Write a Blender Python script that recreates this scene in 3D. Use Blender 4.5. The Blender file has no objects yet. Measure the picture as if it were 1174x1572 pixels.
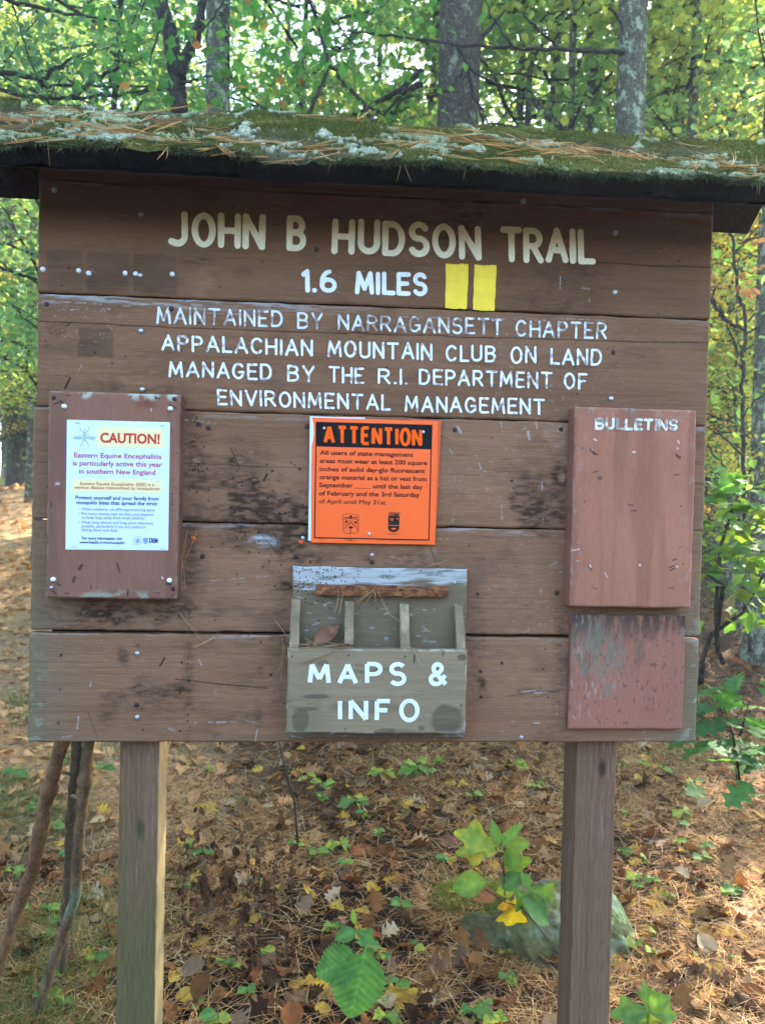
import bpy, math, random
import numpy as np
from mathutils import Vector, Matrix
random.seed(7); RNG = np.random.default_rng(11)
C = bpy.context.scene.collection
SC = bpy.context.scene
# ------------------------------------------------------------------ camera, world, sun, exposure
ZB = 0.95                                   # height of the board's lower edge above the ground
FPX, CX, CY = 1181.0, 587.0, 786.0          # focal length and centre measured in photograph pixels
CAM = np.array([-0.1119, -1.6517, 0.5299 + ZB])
YAW, PIT, ROL = -0.0713, -0.0181, 0.0224
_F = np.array([-math.sin(YAW)*math.cos(PIT), math.cos(YAW)*math.cos(PIT), math.sin(PIT)])
_R0 = np.array([math.cos(YAW), math.sin(YAW), 0.0]); _U0 = np.cross(_R0, _F)
_R = math.cos(ROL)*_R0 + math.sin(ROL)*_U0
_U = -math.sin(ROL)*_R0 + math.cos(ROL)*_U0
cam = bpy.data.cameras.new("camera"); cam_o = bpy.data.objects.new("camera", cam); C.objects.link(cam_o)
cam.sensor_fit = 'VERTICAL'; cam.sensor_height = 36.0; cam.lens = FPX/1572*36
cam.clip_start = 0.05; cam.clip_end = 600
cam.dof.use_dof = True; cam.dof.focus_distance = 1.66; cam.dof.aperture_fstop = 5.8; cam.dof.aperture_blades = 0
cam_o.matrix_world = Matrix(((_R[0], _U[0], -_F[0], CAM[0]), (_R[1], _U[1], -_F[1], CAM[1]),
                             (_R[2], _U[2], -_F[2], CAM[2]), (0, 0, 0, 1)))
SC.camera = cam_o
SUN_EL, SUN_AZ = math.radians(38), math.radians(40)      # azimuth measured from +Y (away from the camera) towards +X
w = bpy.data.worlds.new("World"); SC.world = w; w.use_nodes = True
wn = w.node_tree.nodes; wl = w.node_tree.links
bgn = wn['Background']
sky = wn.new('ShaderNodeTexSky'); sky.sky_type = 'NISHITA'; sky.sun_disc = False
sky.sun_elevation = SUN_EL; sky.sun_rotation = SUN_AZ; sky.air_density = 1.0; sky.dust_density = 1.6
wl.new(sky.outputs[0], bgn.inputs[0]); bgn.inputs[1].default_value = 0.15
sun = bpy.data.lights.new("sun", 'SUN'); sun.energy = 5.0; sun.angle = math.radians(0.6); sun.color = (1.0, 0.90, 0.74)
sun_o = bpy.data.objects.new("sun", sun); C.objects.link(sun_o)
sd = Vector((math.sin(SUN_AZ)*math.cos(SUN_EL), math.cos(SUN_AZ)*math.cos(SUN_EL), math.sin(SUN_EL)))
sun_o.rotation_euler = sd.to_track_quat('Z', 'Y').to_euler(); sun_o.location = (6, 6, 20)
SC.view_settings.view_transform = 'Standard'; SC.view_settings.look = 'None'
SC.view_settings.exposure = 3.35; SC.view_settings.gamma = 1.0; SC.view_settings.use_curve_mapping = False
SC.render.engine = 'CYCLES'
try:
    SC.cycles.max_bounces = 7; SC.cycles.diffuse_bounces = 4; SC.cycles.transmission_bounces = 4
    SC.cycles.glossy_bounces = 2; SC.cycles.caustics_reflective = False; SC.cycles.caustics_refractive = False
    SC.cycles.sample_clamp_indirect = 5; SC.cycles.use_denoising = True
except Exception:
    pass

# ------------------------------------------------------------------ geometry of the photograph
def ray(px, py):
    return _F*FPX + _R*(px-CX) - _U*(py-CY)
def onY(px, py, y=0.0):
    d = ray(px, py); t = (y-CAM[1])/d[1]; return CAM + d*t
def ss(a, b, x):
    t = np.clip((x-a)/(b-a), 0, 1); return t*t*(3-2*t)
def g(x, y):                                 # terrain height
    x = np.asarray(x, float); y = np.asarray(y, float)
    h = 0.066*np.clip(y-0.8, 0, 17) + 0.012*np.clip(y-17.8, 0, 200)
    h = h + 0.05*np.sin(x*1.3+y*.7)*ss(1, 4, y) + 0.03*np.sin(y*2.1-x*.9+1)*ss(1, 4, y)
    h = h + 0.25*ss(2.5, 7, x)*ss(1.5, 7, y) + 0.42*ss(7, 16, y)*ss(-1.5, -4.5, x)
    return h
def onG(px, py):
    d = ray(px, py); d = d/np.linalg.norm(d); t = 0.8
    for _ in range(4000):
        p = CAM + d*t
        if p[2] <= g(p[0], p[1]): break
        t += 0.01 if t < 8 else 0.05
    return p
# ------------------------------------------------------------------ noise
_T = np.random.default_rng(3).random(65536)
def vn(x, y, s=0):
    x = np.asarray(x, float); y = np.asarray(y, float)
    xi = np.floor(x).astype(np.int64); yi = np.floor(y).astype(np.int64)
    fx = x-xi; fy = y-yi; fx = fx*fx*(3-2*fx); fy = fy*fy*(3-2*fy)
    h = lambda a, b: _T[(a*7919 + b*104729 + s*15485 + 31) & 65535]
    return (h(xi, yi)*(1-fx) + h(xi+1, yi)*fx)*(1-fy) + (h(xi, yi+1)*(1-fx) + h(xi+1, yi+1)*fx)*fy
def fbm(x, y, o=4, s=0):
    r = 0; a = 0.5; t = 0; x = np.asarray(x, float)+s*.37; y = np.asarray(y, float)-s*.61
    for k in range(o):
        r = r + a*vn(x, y, s+k*17); t += a; a *= .5; x, y = 2.03*(.82*x+.57*y)+5.2, 2.03*(.82*y-.57*x)+1.7
    return r/t
# ------------------------------------------------------------------ objects
def link(name, me, mat=None, parent=None):
    o = bpy.data.objects.new(name, me); C.objects.link(o)
    if mat is not None and me is not None: me.materials.append(mat)
    if parent is not None: o.parent = parent
    return o
def tag(o, label=None, cat=None, group=None, kind=None):
    if label: o['label'] = label
    if cat: o['category'] = cat
    if group: o['group'] = group
    if kind: o['kind'] = kind
    return o
def empty(name, loc, label, cat, group=None, rz=0):
    o = bpy.data.objects.new(name, None); C.objects.link(o); o.location = loc; o.rotation_euler = (0, 0, rz)
    o.empty_display_size = .1
    return tag(o, label, cat, group)
def tree_copy(o, parent=None):
    c = o.copy(); C.objects.link(c); c.parent = parent
    for ch in list(o.children): tree_copy(ch, c)
    return c
def arr_mesh(name, V, F, mat=None, parent=None, col=None, smooth=True):
    """F: (n,3) or (n,4) index array"""
    V = np.asarray(V, np.float32); F = np.asarray(F, np.int32)
    me = bpy.data.meshes.new(name); k = F.shape[1]
    me.vertices.add(len(V)); me.vertices.foreach_set("co", V.ravel())
    me.loops.add(F.size); me.loops.foreach_set("vertex_index", F.ravel())
    me.polygons.add(len(F)); me.polygons.foreach_set("loop_start", np.arange(0, F.size, k, dtype=np.int32))
    try: me.polygons.foreach_set("loop_total", np.full(len(F), k, np.int32))
    except Exception: pass
    me.update(calc_edges=True)
    if col is not None:
        a = me.color_attributes.new("Col", 'FLOAT_COLOR', 'POINT')
        cc = np.ones((len(V), 4), np.float32); cc[:, :3] = col; a.data.foreach_set("color", cc.ravel())
    me.polygons.foreach_set("use_smooth", np.full(len(F), smooth, bool))
    me.validate()
    return link(name, me, mat, parent)
class MB:
    def __init__(s): s.v = []; s.f = []; s.c = []
    def add(s, V, F, col=(1, 1, 1)):
        b = len(s.v); s.v += [tuple(map(float, p)) for p in V]; s.f += [tuple(i+b for i in f) for f in F]
        if np.ndim(col) == 1: s.c += [tuple(col)]*len(V)
        else: s.c += [tuple(q) for q in col]
        return s
    def box(s, x0, x1, y0, y1, z0, z1, col=(1, 1, 1)):
        V = [(x, y, z) for x in (x0, x1) for y in (y0, y1) for z in (z0, z1)]
        return s.add(V, [(0, 1, 3, 2), (4, 6, 7, 5), (0, 4, 5, 1), (2, 3, 7, 6), (0, 2, 6, 4), (1, 5, 7, 3)], col)
    def tube(s, pts, rad, n=8, col=(1, 1, 1), cap=True, rough=0.0):
        pts = [np.asarray(p, float) for p in pts]; m = len(pts)
        if np.ndim(rad) == 0: rad = [rad]*m
        V = []; ref = None
        for i, p in enumerate(pts):
            t = pts[min(i+1, m-1)]-pts[max(i-1, 0)]; t = t/(np.linalg.norm(t)+1e-9)
            if ref is None:
                ref = np.array([1., 0, 0]) if abs(t[0]) < .8 else np.array([0, 1., 0])
            a = ref - t*np.dot(ref, t); a /= np.linalg.norm(a)+1e-9; ref = a; b = np.cross(t, a)
            for k in range(n):
                th = 2*math.pi*k/n; r = rad[i]*(1+rough*(random.random()-.5))
                V.append(p + (a*math.cos(th)+b*math.sin(th))*r)
        F = [(i*n+k, i*n+(k+1) % n, (i+1)*n+(k+1) % n, (i+1)*n+k) for i in range(m-1) for k in range(n)]
        if cap: F += [tuple(range(n))[::-1], tuple((m-1)*n+k for k in range(n))]
        return s.add(V, F, col)
    def build(s, name, mat, parent=None, smooth=False, col=False):
        me = bpy.data.meshes.new(name); me.from_pydata(s.v, [], s.f); me.update()
        if col:
            a = me.color_attributes.new("Col", 'FLOAT_COLOR', 'POINT')
            a.data.foreach_set("color", np.c_[np.array(s.c, np.float32), np.ones(len(s.c), np.float32)].ravel())
        if smooth: me.polygons.foreach_set("use_smooth", np.ones(len(s.f), bool))
        return link(name, me, mat, parent)
def bevel(o, wd=.003, seg=2):
    m = o.modifiers.new("bevel", 'BEVEL'); m.width = wd; m.segments = seg; m.limit_method = 'ANGLE'
    return o
# ------------------------------------------------------------------ materials
def mat_new(name):
    m = bpy.data.materials.new(name); m.use_nodes = True
    n = m.node_tree.nodes; p = n['Principled BSDF']
    return m, n, m.node_tree.links, p
def setp(p, rough=.8, spec=.25, metal=0):
    p.inputs['Roughness'].default_value = rough; p.inputs['Specular IOR Level'].default_value = spec; p.inputs['Metallic'].default_value = metal
def ramp(n, stops):
    r = n.new('ShaderNodeValToRGB'); e = r.color_ramp.elements
    while len(e) < len(stops): e.new(.5)
    for i, (p, c) in enumerate(stops):
        e[i].position = p; e[i].color = (c[0], c[1], c[2], 1)
    return r
def mixc(n, l, fac, a, b, mode='MIX'):
    m = n.new('ShaderNodeMix'); m.data_type = 'RGBA'; m.blend_type = mode
    for sock, v in ((m.inputs[0], fac), (m.inputs[6], a), (m.inputs[7], b)):
        if hasattr(v, 'is_linked') or hasattr(v, 'links'): l.new(v, sock)
        elif np.ndim(v) == 0: sock.default_value = v
        else: sock.default_value = (v[0], v[1], v[2], 1)
    return m.outputs[2]
def noise(n, l, scale, stretch=(1, 1, 1), det=5, rough=.6, coord='Object'):
    tc = n.new('ShaderNodeTexCoord'); mp = n.new('ShaderNodeMapping'); mp.inputs['Scale'].default_value = stretch
    nz = n.new('ShaderNodeTexNoise'); nz.inputs['Scale'].default_value = scale; nz.inputs['Detail'].default_value = det; nz.inputs['Roughness'].default_value = rough
    l.new(tc.outputs[coord], mp.inputs[0]); l.new(mp.outputs[0], nz.inputs[0])
    return nz.outputs[0]
def bump(n, l, p, h, st=.3, dist=.004):
    b = n.new('ShaderNodeBump'); b.inputs['Strength'].default_value = st; b.inputs['Distance'].default_value = dist
    l.new(h, b.inputs['Height']); l.new(b.outputs[0], p.inputs['Normal'])
def attr_mat(name, rough=.8, spec=.25, stretch=(6, 1, 60), nscale=8, var=.18, bst=.35, bd=.002):
    """vertex colour times fine procedural grain"""
    m, n, l, p = mat_new(name); setp(p, rough, spec)
    a = n.new('ShaderNodeAttribute'); a.attribute_name = 'Col'
    h = noise(n, l, nscale, stretch, 6)
    r = ramp(n, [(.3, (1-var,)*3), (.7, (1+var*.6,)*3)]); l.new(h, r.inputs[0])
    l.new(mixc(n, l, 1.0, a.outputs[0], r.outputs[0], 'MULTIPLY'), p.inputs['Base Color'])
    bump(n, l, p, h, bst, bd)
    return m
def flat_mat(name, col, rough=.6, spec=.3, metal=0, nscale=0, var=.2):
    m, n, l, p = mat_new(name); setp(p, rough, spec, metal)
    if nscale:
        h = noise(n, l, nscale)
        r = ramp(n, [(.3, tuple(c*(1-var) for c in col)), (.7, tuple(min(1, c*(1+var)) for c in col))]); l.new(h, r.inputs[0])
        l.new(r.outputs[0], p.inputs['Base Color']); bump(n, l, p, h, .2, .002)
    else: p.inputs['Base Color'].default_value = (*col, 1)
    return m
def leaf_mat(name, trans=.45, tint=(1.25, 1.2, .6), rough=.45, spec=.35, gain=1.0):
    m, n, l, p = mat_new(name); setp(p, rough, spec)
    a = n.new('ShaderNodeAttribute'); a.attribute_name = 'Col'
    h = noise(n, l, 40, (1, 1, 1), 3)
    r = ramp(n, [(.3, (.75,)*3), (.7, (1.15,)*3)]); l.new(h, r.inputs[0])
    c = mixc(n, l, 1.0, a.outputs[0], r.outputs[0], 'MULTIPLY'); l.new(c, p.inputs['Base Color'])
    if trans > 0:
        t = n.new('ShaderNodeBsdfTranslucent'); l.new(mixc(n, l, 1.0, c, tuple(q*gain for q in tint), 'MULTIPLY'), t.inputs[0])
        mx = n.new('ShaderNodeMixShader'); mx.inputs[0].default_value = trans
        l.new(p.outputs[0], mx.inputs[1]); l.new(t.outputs[0], mx.inputs[2])
        l.new(mx.outputs[0], n['Material Output'].inputs[0])
    return m
def bark_mat(name, dark, light, lichen, lam, scale=18):
    m, n, l, p = mat_new(name); setp(p, .95, .1)
    v = n.new('ShaderNodeTexVoronoi'); v.feature = 'DISTANCE_TO_EDGE'; v.inputs['Scale'].default_value = scale
    tc = n.new('ShaderNodeTexCoord'); mp = n.new('ShaderNodeMapping'); mp.inputs['Scale'].default_value = (1.4, 1.4, .45)
    nz0 = n.new('ShaderNodeTexNoise'); nz0.inputs['Scale'].default_value = 9
    l.new(tc.outputs['Object'], nz0.inputs[0])
    ad = n.new('ShaderNodeVectorMath'); ad.operation = 'MULTIPLY_ADD'; ad.inputs[1].default_value = (.16,)*3
    l.new(nz0.outputs[1], ad.inputs[0]); l.new(tc.outputs['Object'], ad.inputs[2]); l.new(ad.outputs[0], mp.inputs[0]); l.new(mp.outputs[0], v.inputs[0])
    r = ramp(n, [(.0, dark), (.16, tuple((a+b)/2 for a, b in zip(dark, light))), (.5, light)]); l.new(v.outputs[0], r.inputs[0])
    nz = noise(n, l, 24, (1, 1, .5), 6, .7)
    r2 = ramp(n, [(.3, (.6,)*3), (.7, (1.3,)*3)]); l.new(nz, r2.inputs[0])
    c = mixc(n, l, 1.0, r.outputs[0], r2.outputs[0], 'MULTIPLY')
    nl = noise(n, l, 15, (1, 1, .7), 7, .75)
    r3 = ramp(n, [(lam, (0,)*3), (lam+.06, (1,)*3)]); l.new(nl, r3.inputs[0])
    l.new(mixc(n, l, r3.outputs[0], c, lichen), p.inputs['Base Color'])
    s = n.new('ShaderNodeMath'); s.operation = 'ADD'; l.new(v.outputs[0], s.inputs[0]); l.new(nz, s.inputs[1])
    bump(n, l, p, s.outputs[0], .9, .02)
    return m
M = dict(
    board=attr_mat('painted_board_wood', .8, .06, (4, 1, 75), 8, .24, .7, .003),
    panel=attr_mat('painted_panel_wood', .75, .1, (40, 1, 8), 7, .10, .35, .002),
    box=attr_mat('grey_box_wood', .8, .08, (6, 1, 60), 7, .12, .4, .002),
    post=attr_mat('post_wood', .85, .06, (70, 70, 4), 6, .34, .8, .004),
    roof=attr_mat('mossy_roof_wood', .95, .0, (10, 10, 10), 12, .35, .8, .006),
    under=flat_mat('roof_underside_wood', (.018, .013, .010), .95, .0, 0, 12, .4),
    moss=leaf_mat('moss', .2, (1.1, 1.1, .6), .8, .1),
    letter=attr_mat('sign_letter_paint', .55, .35, (1, 1, 1), 90, .10, .25, .001),
    paint=attr_mat('blaze_paint', .5, .4, (1, 1, .5), 60, .07, .3, .001),
    print=attr_mat('printed_ink', .7, .06, (1, 1, 1), 60, .03, .0, .001),
    rust=flat_mat('rusty_iron', (.16, .075, .035), .85, .3, .2, 60, .6),
    nail=flat_mat('rusty_nail', (.05, .022, .018), .6, .4, .3, 200, .4),
    steel=flat_mat('galvanised_bolt', (.45, .47, .48), .4, .5, .7),
    pin=flat_mat('white_plastic_pin', (.74, .82, .88), .35, .5),
    leaf=leaf_mat('green_leaf', .42, (1.3, 1.25, .5), .6, .12),
    crown=leaf_mat('tree_foliage', .5, (1.12, 1.25, .95), .6, .10, 1.6),
    dead=leaf_mat('dead_leaf', .12, (1.2, 1.0, .6), .75, .06),
    needle=leaf_mat('pine_needle', .15, (1.2, 1, .6), .65, .08),
    stem=flat_mat('plant_stem', (.06, .045, .03), .8, .2, 0, 40, .4),
    stick=attr_mat('stick_bark', .9, .15, (14, 14, 3), 10, .45, .9, .006),
    rock=attr_mat('boulder_stone', .92, .15, (1, 1, 1), 30, .45, 1.0, .02),
    pine=bark_mat('pine_bark', (.028, .024, .02), (.115, .112, .078), (.17, .19, .14), .56, 42),
    oak=bark_mat('lichen_bark', (.035, .033, .028), (.15, .155, .105), (.24, .28, .19), .52, 40),
    dark=bark_mat('dark_bark', (.02, .018, .015), (.06, .055, .045), (.16, .18, .15), .66, 24),
)
# ------------------------------------------------------------------ painting of boards (albedo per vertex) and board meshes
def px2b(px, py, y=0.0):
    p = onY(px, py, y); return p[0], p[2]
S = 0.00138                                  # metres per photograph pixel on the board
def grid_panel(name, x0, x1, z0, z1, yf, th, paint, mat, parent, res=.002, rnd=.003, jag=.0, yfun=None):
    nx = max(4, int((x1-x0)/res)); nz = max(4, int((z1-z0)/res))
    X, Z = np.meshgrid(np.linspace(x0, x1, nx+1), np.linspace(z0, z1, nz+1))
    col, dep = paint(X, Z)
    e = np.minimum(np.minimum(X-x0, x1-X), np.minimum(Z-z0, z1-Z))
    Y = yf + dep + rnd*(1-ss(0, rnd*1.6, e))**2
    if yfun is not None: Y = Y + yfun(X, Z)
    Xj = X.copy(); Zj = Z.copy()
    if jag:
        Zj = Zj + jag*(fbm(X*25, Z*0+z0*7, 3, 5)-.5)*ss(.012, 0, np.minimum(Z-z0, z1-Z))
        Xj = Xj + jag*(fbm(Z*40, X*0+x0*9, 3, 6)-.5)*ss(.012, 0, np.minimum(X-x0, x1-X))
    V = np.stack([Xj, Y, Zj], -1).reshape(-1, 3); Cc = col.reshape(-1, 3)
    idx = np.arange((nx+1)*(nz+1)).reshape(nz+1, nx+1)
    F = np.stack([idx[:-1, :-1], idx[:-1, 1:], idx[1:, 1:], idx[1:, :-1]], -1).reshape(-1, 4)
    ring = np.concatenate([idx[0, :], idx[1:, -1], idx[-1, -2::-1], idx[-2:0:-1, 0]])
    b = len(V); VA = V[ring].copy(); VB = VA.copy(); VB[:, 1] = yf+th; n = len(ring); k = np.arange(n); k2 = (k+1) % n
    sidec = np.median(Cc[::97], 0)[None]*(.75+.5*fbm(VA[:, 0]*30+VA[:, 2]*30, VA[:, 2]*8, 3, 19))[:, None]
    CB = np.concatenate([sidec*.9, sidec*.7]); Fs = np.stack([b+k2, b+k, b+n+k, b+n+k2], -1); VB = np.concatenate([VA, VB])
    cb = len(V)+2*n
    cor = np.array([[x0, yf+th, z0], [x1, yf+th, z0], [x1, yf+th, z1], [x0, yf+th, z1]])
    V = np.concatenate([V, VB, cor]); Cc = np.concatenate([Cc, CB, np.repeat(Cc[:1]*.7, 4, 0)])
    F = np.concatenate([F, Fs, [[cb, cb+3, cb+2, cb+1]]])
    return arr_mesh(name, V, F, mat, parent, Cc, True)
def lerp(c, k, m):
    m = m[..., None]; return c*(1-m) + np.asarray(k)*m
def seg_d(X, Z, a, b):
    ax, az = a; bx, bz = b; dx, dz = bx-ax, bz-az; L = dx*dx+dz*dz+1e-12
    t = np.clip(((X-ax)*dx+(Z-az)*dz)/L, 0, 1)
    return np.hypot(X-ax-t*dx, Z-az-t*dz), t
BROWN = np.array([.212, .110, .060]); TAN = np.array([.34, .20, .125]); DARK = np.array([.045, .028, .018]); WHITE = np.array([.60, .64, .64]); ALGAE = np.array([.165, .155, .092])
# dark stains, knots: (px, py, rx, ry, colour, strength)
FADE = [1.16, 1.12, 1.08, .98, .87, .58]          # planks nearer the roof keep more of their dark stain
BLOBS = [(415, 800, 120, 60, DARK, .42), (455, 830, 40, 40, DARK, .4), (300, 850, 24, 120, DARK, .3), (165, 945, 150, 26, DARK, .4), (360, 725, 70, 60, DARK, .25), (850, 760, 50, 70, DARK, .3), (860, 1000, 16, 130, DARK, .3), (580, 860, 160, 20, DARK, .25), (430, 960, 18, 120, DARK, .3), (730, 950, 18, 110, DARK, .25), (660, 1000, 500, 14, DARK, .10), (860, 410, 120, 40, DARK, .2), (160, 600, 140, 16, DARK, .25), (240, 560, 60, 30, DARK, .15), (365, 705, 17, 13, DARK, .55), (371, 745, 30, 17, DARK, .75), (352, 738, 20, 30, DARK, .3), (440, 790, 75, 36, DARK, .45), (400, 800, 40, 40, DARK, .35),
         (818, 782, 40, 42, DARK, .62), (835, 740, 60, 60, DARK, .25), (860, 730, 25, 18, DARK, .3), (295, 700, 22, 60, DARK, .35), (290, 880, 14, 90, DARK, .35),
         (240, 935, 160, 22, DARK, .35), (150, 945, 26, 6, DARK, .6), (245, 1060, 75, 14, DARK, .45), (240, 1080, 60, 30, DARK, .22), (212, 991, 7, 7, DARK, .8),
         (190, 1010, 10, 18, DARK, .35), (170, 1090, 18, 26, DARK, .25), (400, 1029, 8, 9, DARK, .6), (396, 1100, 6, 24, DARK, .35), (290, 1030, 10, 90, DARK, .25),
         (313, 425, 20, 38, TAN, .22), (298, 400, 34, 16, DARK, .38), (700, 340, 70, 40, DARK, .4), (840, 470, 70, 30, DARK, .18), (880, 560, 60, 10, DARK, .25),
         (960, 540, 50, 10, DARK, .2), (85, 507, 16, 12, DARK, .4), (72, 530, 9, 9, DARK, .35), (853, 668, 20, 28, TAN, .75), (862, 733, 7, 7, TAN, .5),
         (300, 707, 8, 6, TAN, .5), (368, 706, 9, 8, TAN, .4), (371, 747, 14, 9, TAN, .35), (740, 1050, 8, 11, DARK, .5), (820, 1063, 40, 10, DARK, .35),
         (440, 900, 16, 10, DARK, .6), (400, 830, 24, 12, WHITE, .35), (650, 860, 24, 18, DARK, .2), (660, 850, 14, 20, TAN, .3), (800, 900, 60, 40, TAN, .12),
         (560, 510, 80, 20, DARK, .2), (900, 450, 60, 60, DARK, .12), (780, 900, 120, 70, TAN, .10), (350, 900, 80, 50, TAN, .12), (700, 320, 60, 40, DARK, .3)]
# thin cracks across the planks: px polylines with y offsets, width px
CRACKS = [([(61, 493), (300, 504), (560, 512), (800, 520), (1089, 527)], .95, .8), ([(905, 402), (1000, 408), (1091, 411)], 1.1, .8), ([(55, 710), (300, 712), (470, 719)], .8, .5),
          ([(690, 728), (800, 734), (878, 736)], .8, .35), ([(1060, 741), (1082, 743)], 1.0, .7), ([(1050, 920), (1076, 922)], 1.0, .7), ([(700, 917), (800, 919), (870, 921)], .8, .3),
          ([(270, 1042), (350, 1052), (410, 1057)], 1.1, .7), ([(135, 1093), (150, 1135)], 1., .4), ([(780, 1068), (850, 1062)], .8, .5), ([(355, 690), (368, 720)], 1.2, .6),
          ([(1050, 1072), (1072, 1074)], .9, .4), ([(660, 840), (676, 880)], 1.6, .4), ([(395, 812), (425, 850)], 2.0, .35)]
GHOST = [(74, 383, 128, 447, .38), (134, 387, 200, 450, .45), (205, 390, 271, 452, .55), (121, 503, 173, 549, .62)]
# white scratches and flecks: px segments, width px
SCR = [((860, 418), (859, 443), 2.4), ((903, 443), (904, 466), 2.4), ((892, 442), (904, 444), 1.5), ((831, 740), (832, 752), 2.6), ((770, 772), (770, 798), 1.4), ((832, 788), (833, 810), 3.2),
       ((121, 1100), (119, 1118), 3.4), ((95, 1132), (110, 1130), 2.6), ((258, 1118), (268, 1122), 2.4), ((305, 1012), (310, 1022), 2), ((854, 1075), (854, 1100), 2.2), ((830, 905), (830, 912), 1.6),
       ((810, 663), (812, 674), 6), ((768, 648), (770, 655), 2.5), ((822, 648), (824, 658), 3), ((845, 868), (856, 862), 1.4), ((840, 880), (862, 878), 1.2), ((600, 855), (640, 853), 1.0),
       ((320, 892), (410, 885), 1.3), ((300, 1110), (365, 1108), 3.4), ((365, 1102), (400, 1112), 1.2), ((245, 640), (330, 650), 2.0), ((800, 1062), (820, 1060), 4), ((820, 1064), (840, 1063), 2.4),
       ((785, 1108), (835, 1110), 2.4), ((752, 1124), (782, 1122), 1.4), ((330, 1060), (331, 1068), 1.5), ((140, 1045), (139, 1055), 1.8), ((118, 575), (126, 560), 1.0), ((395, 1120), (392, 1138), 3),
       ((702, 655), (707, 664), 6), ((690, 690), (694, 696), 2.6), ((735, 712), (738, 720), 2.4), ((860, 655), (864, 660), 5), ((672, 827), (700, 828), 1.2), ((840, 412), (861, 410), 1.2),
       ((300, 480), (420, 484), 1.6), ((80, 462), (200, 470), 2.2), ((90, 476), (170, 474), 1.6), ((210, 466), (330, 476), 1.8), ((620, 486), (840, 492), 1.6), ((850, 488), (950, 494), 1.4)]
WIGGLE = [((120, 756), (132, 740), 2.6), ((117, 838), (130, 820), 2.6), ((405, 738), (410, 728), 2.6), ((103, 500), (108, 496), 1.4), ((246, 1022), (253, 1010), 2.2), ((100, 596), (108, 580), 2.6)]
_sp = np.random.default_rng(5)
SPECKS = [(x, y, r) for x, y, r in zip(_sp.normal(430, 55, 150), _sp.normal(800, 36, 150), _sp.uniform(.9, 1.9, 150)) if x < 478] + \
         [(x, y, r) for x, y, r in zip(_sp.normal(293, 14, 55), _sp.normal(712, 35, 55), _sp.uniform(.8, 1.8, 55))] + \
         [(x, y, r) for x, y, r in zip(_sp.uniform(60, 1080, 150), _sp.uniform(400, 1135, 150), _sp.uniform(.7, 1.9, 150))] + \
         [(x, y, r) for x, y, r in zip(_sp.uniform(288, 293, 22), _sp.uniform(900, 1130, 22), _sp.uniform(.9, 1.6, 22))]
HOLES = [(94, 1006, 3), (93, 1059, 2.4), (90, 1110, 2.6), (279, 1017, 2.2), (290, 1045, 2.2), (277, 1063, 2.2), (277, 1122, 2.2), (416, 1036, 2.8), (785, 738, 2.6), (733, 912, 3), (737, 1031, 3), (770, 1018, 3), (738, 1070, 3), (460, 720, 2.5), (418, 723, 2.5), (833, 1027, 2)]
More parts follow.
